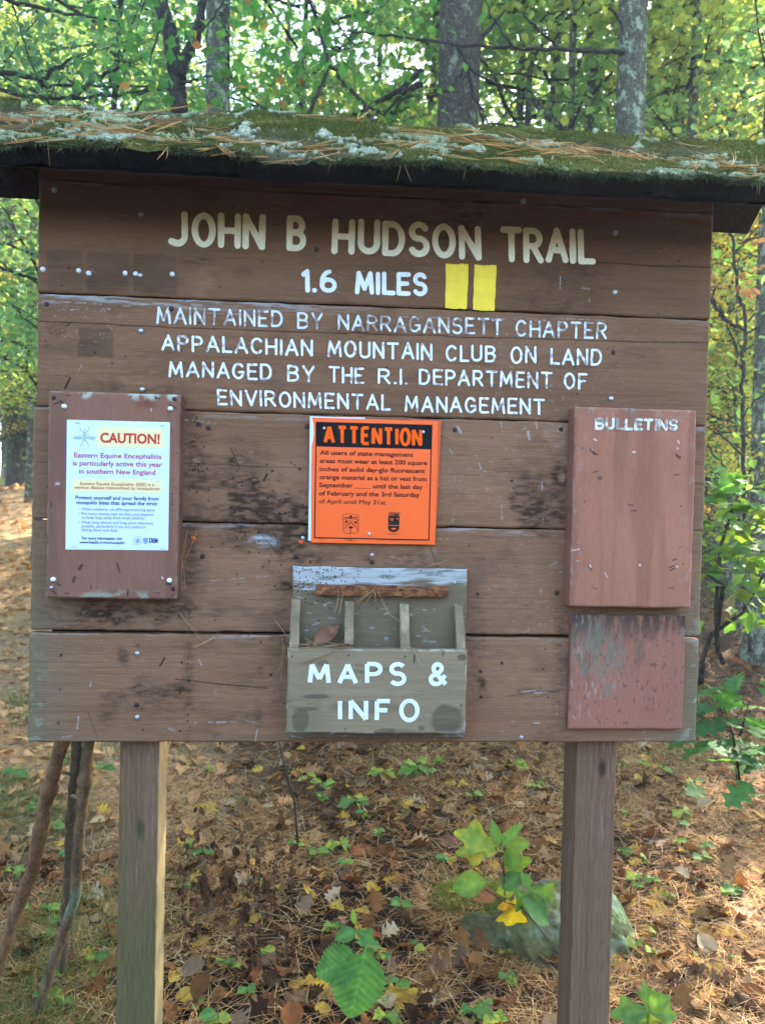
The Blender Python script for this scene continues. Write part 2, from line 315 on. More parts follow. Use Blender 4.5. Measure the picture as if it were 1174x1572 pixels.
def board_paint(seed):
    off = seed*3.17
    def f(X, Z):
        broad = fbm(X*3.2+off, Z*16+off, 4, seed); grain = fbm(X*5+off, Z*160, 3, seed+3); mid = fbm(X*14, Z*26+off, 4, seed+5)
        c = BROWN*((.80+.40*broad)*(.86+.28*grain))[..., None]
        c = lerp(c, BROWN*np.array([1.10, 1.16, 1.2])*1.15, .45*ss(.5, .75, fbm(X*2+off*2, Z*5, 3, seed+9)))
        c = lerp(c, DARK*1.3, .34*ss(.52, .8, mid)*ss(.35, .6, broad))
        c = lerp(c, DARK, .24*ss(.62, .76, fbm(X*9+off, Z*210, 4, seed+31))*ss(.42, .62, fbm(X*4, Z*11+off, 4, seed+33)))
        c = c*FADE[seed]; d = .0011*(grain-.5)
        # paint worn pale along plank tops
        ptop = (Z-ZB) % .235
        wear = ss(.216, .232, ptop)*ss(.52, .62, fbm(X*14+off, Z*150, 5, seed+12))
        c = lerp(c, WHITE*.55, .45*wear*ss(.40, .60, fbm(X*5+off*3, Z*0+off, 2, 14)))
        zz = ZB+.235*4
        band = ss(.205, .228, np.where(Z < zz, Z-(ZB+.235*3), 0))*ss(.45, .6, fbm(X*7, Z*90, 4, 77))*ss(.05, -.35, X)
        c = lerp(c, WHITE*.70, .7*band*ss(.35, .6, fbm(X*40, Z*260, 4, 78)))
        wob = .75*(fbm(X*30, Z*40, 5, 41)-.5)*2; tx = .25+1.5*ss(.25, .8, fbm(X*60, Z*180, 4, 43)); br0 = ss(.46, .58, fbm(X*110, Z*150, 4, 61)); br1 = fbm(X*160, Z*160, 2, 62)
        for px, py, rx, ry, k, s in BLOBS:
            bx, bz = px2b(px, py); rx_, rz_ = rx*S, ry*S
            if bz+rz_*1.6 < Z.min() or bz-rz_*1.6 > Z.max(): continue
            r = np.hypot((X-bx)/rx_, (Z-bz)/rz_)+wob
            c = lerp(c, k, np.clip(s*1.2*ss(1.25, .1, r)*tx, 0, .92))
            if k is DARK and .6 < rx/ry < 2.6 and 6 <= rx <= 32: c = lerp(c, DARK*.6, .45*s*ss(.6, .9, np.sin((r-wob*.6)*16+wob*3)*.5+.5)*ss(1.15, .7, r))
        for a, b, c2, d2, s in GHOST:
            (gx0, gz1), (gx1, gz0) = px2b(a, b), px2b(c2, d2)
            ew = .009*(fbm(X*60, Z*60, 3, 46)-.5); m = ss(-.004, .004, X-gx0+ew)*ss(-.004, .004, gx1-X+ew)*ss(-.003, .003, Z-gz0+ew)*ss(-.003, .003, gz1-Z+ew)
            c = lerp(c, np.array([.065, .040, .028]), s*m*(.35+.9*mid))
        for pts, wpx, s in CRACKS:
            q = [px2b(*p) for p in pts]
            if max(p[1] for p in q) < Z.min()-.01 or min(p[1] for p in q) > Z.max()+.01: continue
            zw = Z+.004*(fbm(X*18, X*0+seed, 3, 51)-.5)
            for u, v in zip(q[:-1], q[1:]):
                dd, _ = seg_d(X, zw, u, v); m = s*ss(wpx*S*1.3, wpx*S*.4, dd)
                c = lerp(c, DARK*.35, m); d = d+.0012*m
        for a, b, wpx in SCR:
            u, v = px2b(*a), px2b(*b)
            if max(u[1], v[1]) < Z.min()-.02 or min(u[1], v[1]) > Z.max()+.02: continue
            dd, t = seg_d(X, Z, u, v); L = math.hypot(u[0]-v[0], u[1]-v[1])
            br = br0 if L > .03 else 1.0
            c = lerp(c, WHITE*.85, .48*ss(wpx*S*.50, wpx*S*.14, dd+.0016*(br1-.5))*br)
        for a, b, wpx in WIGGLE:
            u, v = px2b(*a), px2b(*b); dd, t = seg_d(X, Z, u, v); c = lerp(c, DARK*.3, .9*ss(wpx*S*.9, wpx*S*.3, dd))
        for px, py, r in SPECKS+HOLES:
            bx, bz = px2b(px, py)
            if bz < Z.min()-.01 or bz > Z.max()+.01: continue
            i0 = np.searchsorted(X[0], bx-.008); i1 = np.searchsorted(X[0], bx+.008); j0 = np.searchsorted(Z[:, 0], bz-.008); j1 = np.searchsorted(Z[:, 0], bz+.008)
            if i1 <= i0 or j1 <= j0: continue
            sub = (slice(j0, j1), slice(i0, i1)); dd = np.hypot(X[sub]-bx, Z[sub]-bz)
            m = ss(r*S*1.25, r*S*.5, dd); c[sub] = lerp(c[sub], DARK*.25, m*.9)
        # random pale flecks and green growth along the ends and the lower edge
        fl = ss(.74, .78, fbm(X*170+off, Z*240, 3, 71))*ss(.56, .70, fbm(X*6+off, Z*9, 4, 73))
        c = lerp(c, WHITE*.75, .22*fl)
        edge = np.minimum(X+.72, .72-X)
        al = ss(.14, -.01, edge)*ss(ZB+.55, ZB+.12, Z)+.6*ss(.05, -.01, edge)*ss(ZB+.9, ZB+.4, Z)+.5*ss(.03, .0, Z-ZB)*ss(.45, .6, fbm(X*9, Z*9, 3, 80))
        c = lerp(c, ALGAE, np.clip(.62*al*(.35+.9*fbm(X*30, Z*22, 4, 81)), 0, 1))
        lich = ss(.62, .68, fbm(X*55, Z*55, 4, 83))*np.clip(ss(.05, 0, .72-X)*ss(ZB+.45, ZB, Z)*1.3+ss(.05, 0, X+.72)*.7*ss(ZB+.3, ZB, Z)+ss(.013, 0, Z-ZB)*ss(.4, .7, X)*1.5, 0, 1)
        c = lerp(c, np.array([.27, .31, .22]), .75*np.clip(lich, 0, 1))
        return np.clip(c, .006, .85), d
    return f
# ------------------------------------------------------------------ routed letters
def arc(cx, cy, rx, ry, a0, a1, n=9):
    return [(cx+rx*math.cos(math.radians(a0+(a1-a0)*i/n)), cy+ry*math.sin(math.radians(a0+(a1-a0)*i/n))) for i in range(n+1)]
GL = {
 'A': (.66, [[(0, 0), (.33, 1)], [(.66, 0), (.33, 1)], [(.12, .33), (.54, .33)]]),
 'B': (.56, [[(0, 0), (0, 1)], [(0, 1)]+arc(.27, .765, .25, .235, 90, -90)+[(0, .53)], [(0, .53)]+arc(.29, .265, .27, .265, 90, -90)+[(0, 0)]]),
 'C': (.58, [arc(.31, .5, .31, .5, 42, 318, 20)]),
 'D': (.58, [[(0, 0), (0, 1)], [(0, 1), (.2, 1)]+arc(.24, .5, .34, .5, 85, -85, 14)+[(.2, 0), (0, 0)]]),
 'E': (.5, [[(0, 0), (0, 1)], [(0, 1), (.5, 1)], [(0, .52), (.42, .52)], [(0, 0), (.5, 0)]]),
 'F': (.5, [[(0, 0), (0, 1)], [(0, 1), (.5, 1)], [(0, .52), (.4, .52)]]),
 'G': (.6, [arc(.31, .5, .31, .5, 42, 330, 20), [(.36, .43), (.6, .43)], [(.6, .43), (.6, .16)]]),
 'H': (.58, [[(0, 0), (0, 1)], [(.58, 0), (.58, 1)], [(0, .5), (.58, .5)]]),
 'I': (.0, [[(0, 0), (0, 1)]]),
 'J': (.5, [[(.46, 1), (.46, .3)]+arc(.2, .26, .26, .26, 0, -110, 8)+[(.0, .06)]]),
 'L': (.46, [[(0, 1), (0, 0)], [(0, 0), (.46, 0)]]),
 'M': (.74, [[(0, 0), (.08, 1)], [(.08, 1), (.37, .2)], [(.37, .2), (.66, 1)], [(.66, 1), (.74, 0)]]),
 'N': (.58, [[(0, 0), (0, 1)], [(0, 1), (.58, 0)], [(.58, 0), (.58, 1)]]),
 'O': (.62, [arc(.31, .5, .31, .5, 90, 450, 26)]),
 'P': (.54, [[(0, 0), (0, 1)], [(0, 1), (.26, 1)]+arc(.27, .735, .26, .265, 85, -90)+[(0, .47)]]),
 'R': (.56, [[(0, 0), (0, 1)], [(0, 1), (.26, 1)]+arc(.27, .74, .26, .26, 85, -90)+[(0, .48)], [(.26, .48), (.56, 0)]]),
 'S': (.54, [arc(.28, .75, .25, .25, 30, 250, 11)+arc(.27, .25, .27, .27, 75, -150, 12)]),
 'T': (.6, [[(.3, 0), (.3, 1)], [(0, 1), (.6, 1)]]),
 'U': (.56, [[(0, 1), (0, .3)]+arc(.28, .28, .28, .28, 180, 360, 10)+[(.56, .3), (.56, 1)]]),
 'V': (.62, [[(0, 1), (.31, 0)], [(.31, 0), (.62, 1)]]),
 'Y': (.6, [[(0, 1), (.3, .45)], [(.6, 1), (.3, .45)], [(.3, .45), (.3, 0)]]),
 '.': (.0, [[(0, 0), (.02, 0)]]),
 '1': (.16, [[(.16, 0), (.16, 1)], [(.16, 1), (0, .82)]]),
 '6': (.54, [arc(.27, .29, .27, .29, 100, 460, 18), [(.02, .34)]+arc(.34, .42, .33, .58, 178, 95, 7)]),
 '&': (.72, [[(.72, 0), (.16, .66)]+arc(.33, .79, .19, .21, 200, -20, 10)+[(.44, .62), (.14, .43)]+arc(.26, .24, .25, .24, 130, 330, 9)+[(.68, .46)]]),
}
def word_strokes(word, quad, y, hw, gap=.30, inset=True):
    """quad: photograph corners (TL, BL, TR, BR) of the painted word; returns strokes in board coordinates"""
    P = [np.array(px2b(*q, y)) for q in quad]
    tl, bl, tr, br = P
    if inset:
        ux = (tr-tl)/np.linalg.norm(tr-tl); uz = (tl-bl)/np.linalg.norm(tl-bl)
        tl, bl, tr, br = tl+ux*hw-uz*hw, bl+ux*hw+uz*hw, tr-ux*hw-uz*hw, br-ux*hw+uz*hw
    tot = sum(GL[ch][0] for ch in word)+gap*(len(word)-1); x = 0; out = []
    for i, ch in enumerate(word):
        wd, st = GL[ch]
        jx, jy = random.uniform(-.02, .02), random.uniform(-.025, .025)
        for s in st:
            q = []
            for a, b in s:
                u = (x+a+jx)/max(tot, 1e-6); v = b+jy
                q.append((bl*(1-u)+br*u)*(1-v)+(tl*(1-u)+tr*u)*v)
            out.append(q)
        x += wd+gap
    return out
def letter_mesh(name, strokes, y, hw, col, mat, parent, wear=.0, deep=.0011, cap=True, seed=0, worn=BROWN, over=.0004):
    mb = MB()
    for k, s in enumerate(strokes):
        # resample
        pts = [s[0]]
        for a, b in zip(s[:-1], s[1:]):
            n = max(1, int(np.linalg.norm(b-a)/.004)); pts += [a+(b-a)*i/n for i in range(1, n+1)]
        pts = np.array(pts); m = len(pts)
        if m < 2: continue
        t = np.gradient(pts, axis=0); t /= np.linalg.norm(t, axis=1)[:, None]+1e-9; nn = np.stack([-t[:, 1], t[:, 0]], 1)
        wv = hw*(1+.16*(vn(np.arange(m)*.3, np.full(m, k*3.7), seed)-.5)); off = y-over-.00013*(k % 5)
        rows = [-1, -.55, 0, .55, 1]; V = []
        ends = [(-1, pts[0], -t[0])] if cap else []
        for i in range(m):
            for r in rows:
                p = pts[i]+nn[i]*wv[i]*r; V.append((p[0], off+deep*(1-r*r), p[1]))
        F = [(i*5+j, i*5+j+1, (i+1)*5+j+1, (i+1)*5+j) for i in range(m-1) for j in range(4)]
        if cap:
            for base, p, d, nv in ((0, pts[0], -t[0], nn[0]), ((m-1)*5, pts[-1], t[-1], nn[-1])):
                c0 = len(V); wd = wv[0] if base == 0 else wv[-1]
                angs = np.linspace(-90, 90, 9)[1:-1]
                for a in angs:
                    q = p+d*wd*math.cos(math.radians(a))+nv*wd*math.sin(math.radians(a)); V.append((q[0], off, q[1]))
                V.append((p[0]+d[0]*wd*.45, off+deep*.7, p[1]+d[1]*wd*.45)); cc = len(V)-1
                ring = [base]+list(range(c0, c0+len(angs)))+[base+4]
                for a, b in zip(ring[:-1], ring[1:]): F.append((b, a, cc) if base else (a, b, cc))
                inner = [base, base+1, base+2, base+3, base+4]
                for a, b in zip(inner[:-1], inner[1:]): F.append((b, a, cc) if base else (a, b, cc))
        Va = np.array(V); F = [f_ if np.cross(Va[f_[1]]-Va[f_[0]], Va[f_[2]]-Va[f_[0]])[1] < 0 else f_[::-1] for f_ in F]; nz = fbm(Va[:, 0]*120, Va[:, 2]*120, 3, 90+seed); nz2 = fbm(Va[:, 0]*18, Va[:, 2]*18, 3, 95+seed)
        wm = ss(.62-wear*.5, .72-wear*.5, nz*.65+nz2*.35) if wear > 0 else np.zeros(len(Va))
        cc = np.asarray(col)*(.9+.16*nz2)[:, None]
        cc = cc*(1-wm[:, None]*.8)+np.asarray(worn)*wm[:, None]*.8
        mb.add(V, F, cc)
    return mb.build(name, mat, parent, True, True)
# ------------------------------------------------------------------ printed text (built-in font)
def font_mesh(txt, bold=0.0, space=1.0):
    cu = bpy.data.curves.new("print", 'FONT'); cu.body = txt; cu.size = 1; cu.offset = bold; cu.resolution_u = 3; cu.space_character = space
    o = bpy.data.objects.new("print", cu); C.objects.link(o)
    dg = bpy.context.evaluated_depsgraph_get(); dg.update()
    me = bpy.data.meshes.new_from_object(o.evaluated_get(dg))
    V = np.array([v.co[:2] for v in me.vertices]); F = [tuple(p.vertices) for p in me.polygons]
    bpy.data.objects.remove(o); bpy.data.curves.remove(cu); bpy.data.meshes.remove(me)
    return V, F
def text_line(mb, txt, p0, p1, y, hs=1.0, bold=0.0, col=(0, 0, 0), space=1.0, height=None):
    """p0, p1: board coordinates of the baseline ends; height: capital height in metres (else natural)"""
    V, F = font_mesh(txt, bold, space)
    if not len(V): return
    p0 = np.array(p0); p1 = np.array(p1); d = p1-p0; L = np.linalg.norm(d); d /= L; n = np.array([-d[1], d[0]])
    k = L/(V[:, 0].max()-V[:, 0].min()); ky = k*hs if height is None else height/.70
    P = p0+np.outer((V[:, 0]-V[:, 0].min())*k, d)+np.outer(V[:, 1]*ky, n)
    mb.add([(a, y, b) for a, b in P], F, col)
def sheet_quad(mb, quad, y, col):
    P = [px2b(*q, y) for q in quad]; mb.add([(a, y, b) for a, b in P], [(0, 1, 2, 3)], col)
def line_quad(mb, pts, wpx, y, col, closed=False):
    P = [np.array(p) for p in pts]
    if closed: P = P+[P[0]]
    for k, (a, b) in enumerate(zip(P[:-1], P[1:])):
        d = b-a; d = d/(np.linalg.norm(d)+1e-9); n = np.array([-d[1], d[0]])*wpx/2
        yy = y-.00004*(k % 3)
        q = [px2b(*(a+n-d*wpx*.3), yy), px2b(*(b+n+d*wpx*.3), yy), px2b(*(b-n+d*wpx*.3), yy), px2b(*(a-n-d*wpx*.3), yy)]
        mb.add([(u, yy, v) for u, v in q], [(0, 1, 2, 3)], col)
# ------------------------------------------------------------------ the trail sign: planks, posts, roof
sign = empty('trail_signboard', (0, 0.05, float(g(0, .1))), 'brown wooden trail signboard with carved white lettering under a mossy roof on two posts', 'signboard')
SX, SY, SZ = sign.location
def P_(o):                                    # world-built part: keep its place under the sign's root
    o.parent = sign; o.matrix_parent_inverse = Matrix.Translation((-SX, -SY, -SZ)); return o
HW = .72; PH = .235; TOPH = .115
LINES = []                                    # (strokes, half width, colour, wear, seed)
def line(words, hw, col, wear, seed):
    st = []
    for t, q in words: st += word_strokes(t, q, 0.0, hw)
    LINES.append((st, hw, col, wear, seed))
CREAM = (.92, .88, .68); OFFW = (.79, .85, .88)
line([('JOHN', ((258, 323), (259, 377), (409, 329), (408, 384))), ('B', ((441, 330), (440, 385), (471, 332), (471, 386))),
      ('HUDSON', ((511, 334), (509, 389), (737, 346), (738, 399))), ('TRAIL', ((767, 347), (768, 402), (913, 352), (914, 406)))], .0068, CREAM, .0, 1)
line([('1.6', ((462, 412), (463, 448), (517, 414), (517, 450))), ('MILES', ((545, 416), (545, 452), (656, 419), (656, 455)))], .0048, OFFW, .0, 2)
line([('MAINTAINED', ((240, 470), (240, 497), (434, 477), (434, 503))), ('BY', ((456, 479), (456, 505), (497, 480), (496, 506))),
      ('NARRAGANSETT', ((518, 482), (518, 507), (772, 489), (772, 515))), ('CHAPTER', ((791, 491), (791, 517), (932, 494.5), (931, 521)))], .0026, (.70, .76, .78), .30, 3)
line([('APPALACHIAN', ((247, 513), (247.5, 538.5), (481, 521), (481, 547))), ('MOUNTAIN', ((503, 522), (503, 548), (664, 527), (664, 553.5))), ('CLUB', ((684, 529), (684, 555), (761, 530), (761, 556))),
      ('ON', ((783, 531), (783, 558), (823, 532), (823, 559))), ('LAND', ((844, 534), (844, 560), (924, 536), (923, 562)))], .0027, OFFW, .12, 4)
line([('MANAGED', ((259, 554), (259, 579), (418, 558), (418, 584))), ('BY', ((441, 560), (441, 586), (483, 561), (483, 587))), ('THE', ((504, 562), (504, 588), (559, 564), (559, 589))),
      ('R.I.', ((580, 565), (580, 589), (625, 566), (625, 591))), ('DEPARTMENT', ((643, 566), (643, 591), (847, 571), (847, 597))), ('OF', ((865, 572), (865, 598), (901, 573), (901, 599)))], .0026, OFFW, .14, 5)
line([('ENVIRONMENTAL', ((333, 597), (334, 622), (600, 606), (600, 631))), ('MANAGEMENT', ((621, 607), (621, 632), (836, 612), (836, 637)))], .0026, OFFW, .14, 6)
SEGS = [(a, b, hw) for st, hw, *_ in LINES for s in st for a, b in zip(s[:-1], s[1:])]
def groove(X, Z):
    d = np.zeros_like(X); x0, z0 = X[0, 0], Z[0, 0]; rx = X[0, 1]-X[0, 0]; rz = Z[1, 0]-Z[0, 0]
    for a, b, hw in SEGS:
        if max(a[1], b[1]) < z0-.02 or min(a[1], b[1]) > Z[-1, 0]+.02: continue
        i0 = max(0, int((min(a[0], b[0])-.02-x0)/rx)); i1 = int((max(a[0], b[0])+.02-x0)/rx)+1
        j0 = max(0, int((min(a[1], b[1])-.02-z0)/rz)); j1 = int((max(a[1], b[1])+.02-z0)/rz)+1
        if i1 <= 0 or j1 <= 0: continue
        q = (slice(j0, j1), slice(i0, i1)); dd, _ = seg_d(X[q], Z[q], a, b)
        d[q] = np.maximum(d[q], .0028*ss(hw+.0016, hw-.0006, dd))
    return d
ENDS = [(-.728, .718), (-.7275, .7195), (-.726, .7205), (-.720, .721), (-.7205, .7215), (-.7205, .7215)]
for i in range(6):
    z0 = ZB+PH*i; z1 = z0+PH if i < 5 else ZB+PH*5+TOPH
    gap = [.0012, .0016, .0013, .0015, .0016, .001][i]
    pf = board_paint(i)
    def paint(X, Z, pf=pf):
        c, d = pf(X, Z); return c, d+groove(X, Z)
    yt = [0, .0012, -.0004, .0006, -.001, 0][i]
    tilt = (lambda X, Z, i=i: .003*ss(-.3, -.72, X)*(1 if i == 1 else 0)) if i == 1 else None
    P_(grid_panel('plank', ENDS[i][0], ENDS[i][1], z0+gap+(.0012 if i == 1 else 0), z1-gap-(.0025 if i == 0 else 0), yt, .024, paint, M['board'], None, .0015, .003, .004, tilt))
P_(MB().box(-.69, .69, .0255, .034, ZB+.02, ZB+PH*5+.05).build('gap_light_block', M['under']))  # added dark sheet, stops light showing through the plank gaps
for k, (st, hw, col, wear, seed) in enumerate(LINES):
    P_(letter_mesh('lettering', st, .0004, hw, col, M['letter'], None, wear, .0006, True, seed))
# yellow blazes
for q in (((684, 405), (683, 473), (719, 405.5), (716, 475)), ((728, 407), (725, 476), (762, 407.5), (758, 478))):
    P = [np.array(px2b(*p)) for p in q]; n = 26; V = []; cc = []
    for j in range(n+1):
        for i in range(n+1):
            u, v = i/n, j/n; p = (P[1]*(1-u)+P[3]*u)*(1-v)+(P[0]*(1-u)+P[2]*u)*v
            e = (.0016*(vn(v*9, q[0][0], 3)-.5)*(1 if i in (0, n) else 0), .0022*(vn(u*9, q[0][0], 4)-.5)*(1 if j in (0, n) else 0))
            V.append((p[0]+e[0], -.0022+.0006*(i in (0, n) or j in (0, n)), p[1]+e[1]))
            t = fbm(p[0]*40, p[1]*160, 3, 8); cc.append(np.array((.90, .66, .02))*(.90+.16*t))
    F = [(j*(n+1)+i, j*(n+1)+i+1, (j+1)*(n+1)+i+1, (j+1)*(n+1)+i) for j in range(n) for i in range(n)]
    P_(MB().add(V, F, np.array(cc)).build('trail_blaze', M['paint'], None, True, True))
# nails, bolts and push pins
def dome(r, h, flat=.0):
    mb = MB(); n = 12; V = [(r*math.cos(2*math.pi*k/n), 0, r*math.sin(2*math.pi*k/n)) for k in range(n)]
    V += [(r*.92*math.cos(2*math.pi*k/n), -h*.6, r*.92*math.sin(2*math.pi*k/n)) for k in range(n)]
    V += [(r*.55*math.cos(2*math.pi*k/n), -h*.95, r*.55*math.sin(2*math.pi*k/n)) for k in range(n)]+[(0, -h, 0)]
    F = [(a*n+k, a*n+(k+1) % n, (a+1)*n+(k+1) % n, (a+1)*n+k) for a in (0, 1) for k in range(n)]+[(2*n+k, 2*n+(k+1) % n, 3*n) for k in range(n)]
    return mb.add(V, F)
PROTO = {}
def stud(kind, px, py, y=0.0, par=None, k=1.0):
    mat, r, h = {'nail': ('nail', .0056, .0022), 'bolt': ('steel', .0066, .0045), 'push_pin': ('pin', .0056, .0065), 'small_nail': ('steel', .0042, .0018)}[kind]
    if kind not in PROTO:
        o = dome(r, h).build(kind, M[mat], None, True); PROTO[kind] = o
        new = o
    else:
        new = PROTO[kind].copy(); C.objects.link(new)
    x, z = px2b(px, py, y); new.location = (x, y, z); new.scale = (k, 1, k*random.uniform(.9, 1.05)); new.rotation_euler = (0, random.uniform(0, 3), 0)
    if par is None: new.parent = sign; new.matrix_parent_inverse = Matrix.Translation((-SX, -SY, -SZ))
    else: new.parent = par; new.matrix_parent_inverse = par.matrix_world.inverted()
    return new
for px, py in ((67, 414), (122, 416), (137, 420), (193, 420), (209, 421), (265, 421.5)): stud('push_pin', px, py)
for px, py in ((216, 423), (217, 508), (943, 449), (937, 612), (944, 358), (217, 329), (211, 1003), (211, 1101), (84, 292)): stud('bolt', px, py, 0, None, .9)
for px, py in ((72, 467), (320, 657), (305, 651), (481, 655), (311, 854), (454, 854), (941, 541), (698, 660), (861, 659), (854, 910), (471, 655), (571, 863), (263, 474), (210, 1082), (486, 383)): stud('nail', px, py)
for px, py in ((465, 826), (571, 852), (800, 1140-8), (668, 1131)): stud('small_nail', px, py, 0, None, 1.1)

# ------------------------------------------------------------------ bulletin panels
YP = -.046
def panel_paint(base, seed, kind):
    base = np.array(base)
    def f(X, Z):
        v = fbm(X*40+seed, Z*5, 4, seed+100); m = fbm(X*9+seed, Z*9, 4, seed+101)
        c = base*(.86+.14*v+.16*m)[..., None]
        x0, x1, z0, z1 = X.min(), X.max(), Z.min(), Z.max()
        if kind == 'old':
            up = ss(z0+.02, z1, Z); lf = ss(x1, x0-.02, X)
            w = fbm(X*32, Z*8, 5, 110); w2 = fbm(X*130, Z*40, 4, 111)
            bare = ss(.52, .62, up*.36+.42*w+.20*(w2-.5)+.20*lf-.06)*ss(.25, .5, fbm(X*120, Z*26, 4, 116)+.25*up)
            c = lerp(c, np.array([.105, .085, .066]), .6*bare*ss(.35, .6, fbm(X*180, Z*30, 4, 145)))
            rb = np.minimum.reduce([np.hypot((X-px2b(a_, b_, -.018)[0])/(q_*S), (Z-px2b(a_, b_, -.018)[1])/(r_*S)) for a_, b_, q_, r_ in ((898, 975, 34, 46), (925, 1000, 34, 46), (935, 1058, 14, 16))])+.6*(fbm(X*28, Z*11, 5, 117)-.5)+1.5*(fbm(X*170, Z*24, 4, 119)-.5)
            gr = ss(1.1, .7, rb)+0*ss(.50, .58, fbm(X*14, Z*9, 5, 112)+.36*lf*lf+.16*up-.36+.16*(w2-.5))
            c = lerp(c, np.array([.165, .165, .115]), .65*gr*ss(.28, .55, w2))
            c = lerp(c, np.array([.04, .03, .024]), .5*ss(.68, .75, fbm(X*230, Z*110, 4, 113))*ss(.38, .58, fbm(X*9, Z*9, 4, 118))); c = lerp(c, np.array([.07, .05, .04]), .9*ss(.30, .55, fbm(X*150, Z*20, 4, 143))*ss(z1-.085, z1-.005, Z+.05*(fbm(X*14, Z*5, 4, 144)-.5)))
            c = lerp(c, np.array([.40, .41, .36]), .3*ss(.68, .72, fbm(X*150, Z*42, 5, 114))*ss(.4, .6, fbm(X*6, Z*6, 3, 115)))
            c = lerp(c, np.array([.03, .022, .02]), .5*ss(z1-.055, z1-.01, Z)*ss(x0+.09, x1, X)*ss(.4, .6, w))
        else:
            st = ss(.56, .72, fbm(X*26+seed, Z*2.2, 3, seed+102)); c = lerp(c, base*np.array([.55, .6, .62]), .45*st)
            c = lerp(c, DARK*1.4, .25*ss(.6, .8, fbm(X*7, Z*6, 4, seed+103)))
            e = np.minimum(np.minimum(X-x0, x1-X), np.minimum(Z-z0, z1-Z))
            c = lerp(c, np.array([.28, .29, .22]), .35*ss(.006, 0, e)*ss(.5, .62, fbm(X*60, Z*60, 3, seed+104)))
            if kind == 'caution':
                lt = ss(.47, .60, fbm(X*45, Z*60, 4, 105))
                c = lerp(c, np.array([.28, .31, .23]), .75*lt*ss(z0+.022, z0+.006, Z)*ss(.40, .55, fbm(X*9, Z*0+2, 3, 106)+.18*ss(x0+.03, x0+.08, X)))
                for px, rx in ((132, 11), (212, 16), (235, 12), (264, 9)):
                    bx, _ = px2b(px, 607, YP); r = np.hypot((X-bx)/(rx*S), (Z-z1)/(.016))
                    c = lerp(c, np.array([.40, .46, .36]), .85*ss(1.1, .5, r)*ss(.35, .5, fbm(X*70, Z*70, 3, 107)))
                bx, bz = px2b(224, 620, YP); c = lerp(c, np.array([.16, .03, .02]), .5*ss(1, .2, np.hypot((X-bx)/.03, (Z-bz)/.012)))
            else:
                c = lerp(c, np.array([.17, .12, .075]), .6*ss(z1-.05, z1-.002, Z)*ss(.38, .6, fbm(X*30, Z*8, 4, 108)))
                fl = ss(.66, .71, fbm(X*150, Z*90, 4, 109))*(ss(z1-.08, z1, Z)*.9+.7*ss(.06, 0, np.minimum(X-x0, x1-X)))
                c = lerp(c, WHITE*.55, .25*fl)
        for mk in MARKS.get(kind, ()):
            a, b, wpx, k = mk; u, v2 = px2b(*a, YP), px2b(*b, YP); dd, _ = seg_d(X, Z, u, v2)
            c = lerp(c, k, .85*ss(wpx*S*(.75 if k is not PW else .5), wpx*S*.2, dd))
        return np.clip(c, .006, .85), .0006*(v-.5)
    return f
DK = (.02, .016, .014); PW = (.55, .56, .54)
MARKS = {'caution': [((93, 615), (98, 619), 2.5, DK), ((84, 620), (93, 617), 2.2, DK), ((102, 607), (109, 607.5), 1.6, DK), ((238, 611), (246, 612), 1.8, DK), ((261, 622), (271, 627), 2.4, DK),
      ((78, 770), (80, 778), 1.8, DK), ((122, 874), (126, 868), 4, DK), ((180, 865), (184, 878), 2.5, DK), ((113, 893), (115, 886), 4.5, (.05, .03, .025)), ((197, 906), (196, 915), 2.2, DK), ((80, 905), (87, 913), 1.8, DK),
      ((98, 911), (106, 911), 1.5, DK), ((262, 915), (269, 912), 1.5, DK), ((89, 896), (93, 899), 2.5, DK), ((256, 896), (262, 898), 2.5, DK), ((86, 741), (93, 742), 1.6, PW), ((85, 744), (92, 744), 1.2, PW),
      ((140, 900), (140, 903), 2, DK), ((238, 910), (246, 910), 1.3, DK), ((232, 627), (233, 631), 1.8, PW), ((249, 886), (250, 888), 3, PW)]
      + [((x, y), (x+.3, y+.3), 1.5, DK) for x, y in zip(np.random.default_rng(8).uniform(262, 272, 26), np.random.default_rng(9).uniform(660, 785, 26))],
 'bulletin': [((906, 690), (912, 697), 3, DK), ((910, 695), (917, 698), 2, DK), ((1036, 697), (1044, 702), 2, DK), ((1037, 700), (1043, 704), 2, DK), ((1034, 729), (1043, 728.6), 1.5, DK), ((910, 725), (918, 723), 1.4, DK),
      ((964, 775), (971, 775.5), 1.8, DK), ((967, 784), (976, 784), 1.8, DK), ((902, 868), (908, 876), 2, DK), ((1026, 872), (1034, 868), 2, DK), ((1028, 876), (1037, 871), 2, DK), ((1032, 860), (1038, 858), 2, DK),
      ((908, 902), (917, 904), 1.3, DK), ((1025, 903), (1034, 902), 1.3, DK), ((920, 734), (920.5, 734), 7, (.09, .06, .05)), ((971, 694), (974, 694), 4, PW), ((905, 868), (906, 870), 4, PW), ((981, 867), (982, 868), 4, PW),
      ((1038, 870), (1039, 870), 4, PW), ((911, 674), (915, 676), 3, PW), ((1040, 677), (1042, 680), 3.4, PW), ((1039, 688), (1040, 689), 3, PW), ((928, 880), (932, 886), 1.4, PW), ((878, 845), (889, 843), 2.2, PW), ((908, 690), (909, 691), 2, PW),
      ((893, 688), (893.5, 688), 2.5, DK), ((1044, 777), (1044.5, 777), 2.5, DK), ((897, 770), (897.5, 770), 2, DK), ((1043, 840), (1043.5, 840), 2.2, DK), ((1048, 866), (1048.5, 866), 2.2, DK), ((886, 861), (886.5, 861), 2.5, PW)],
 'old': []}
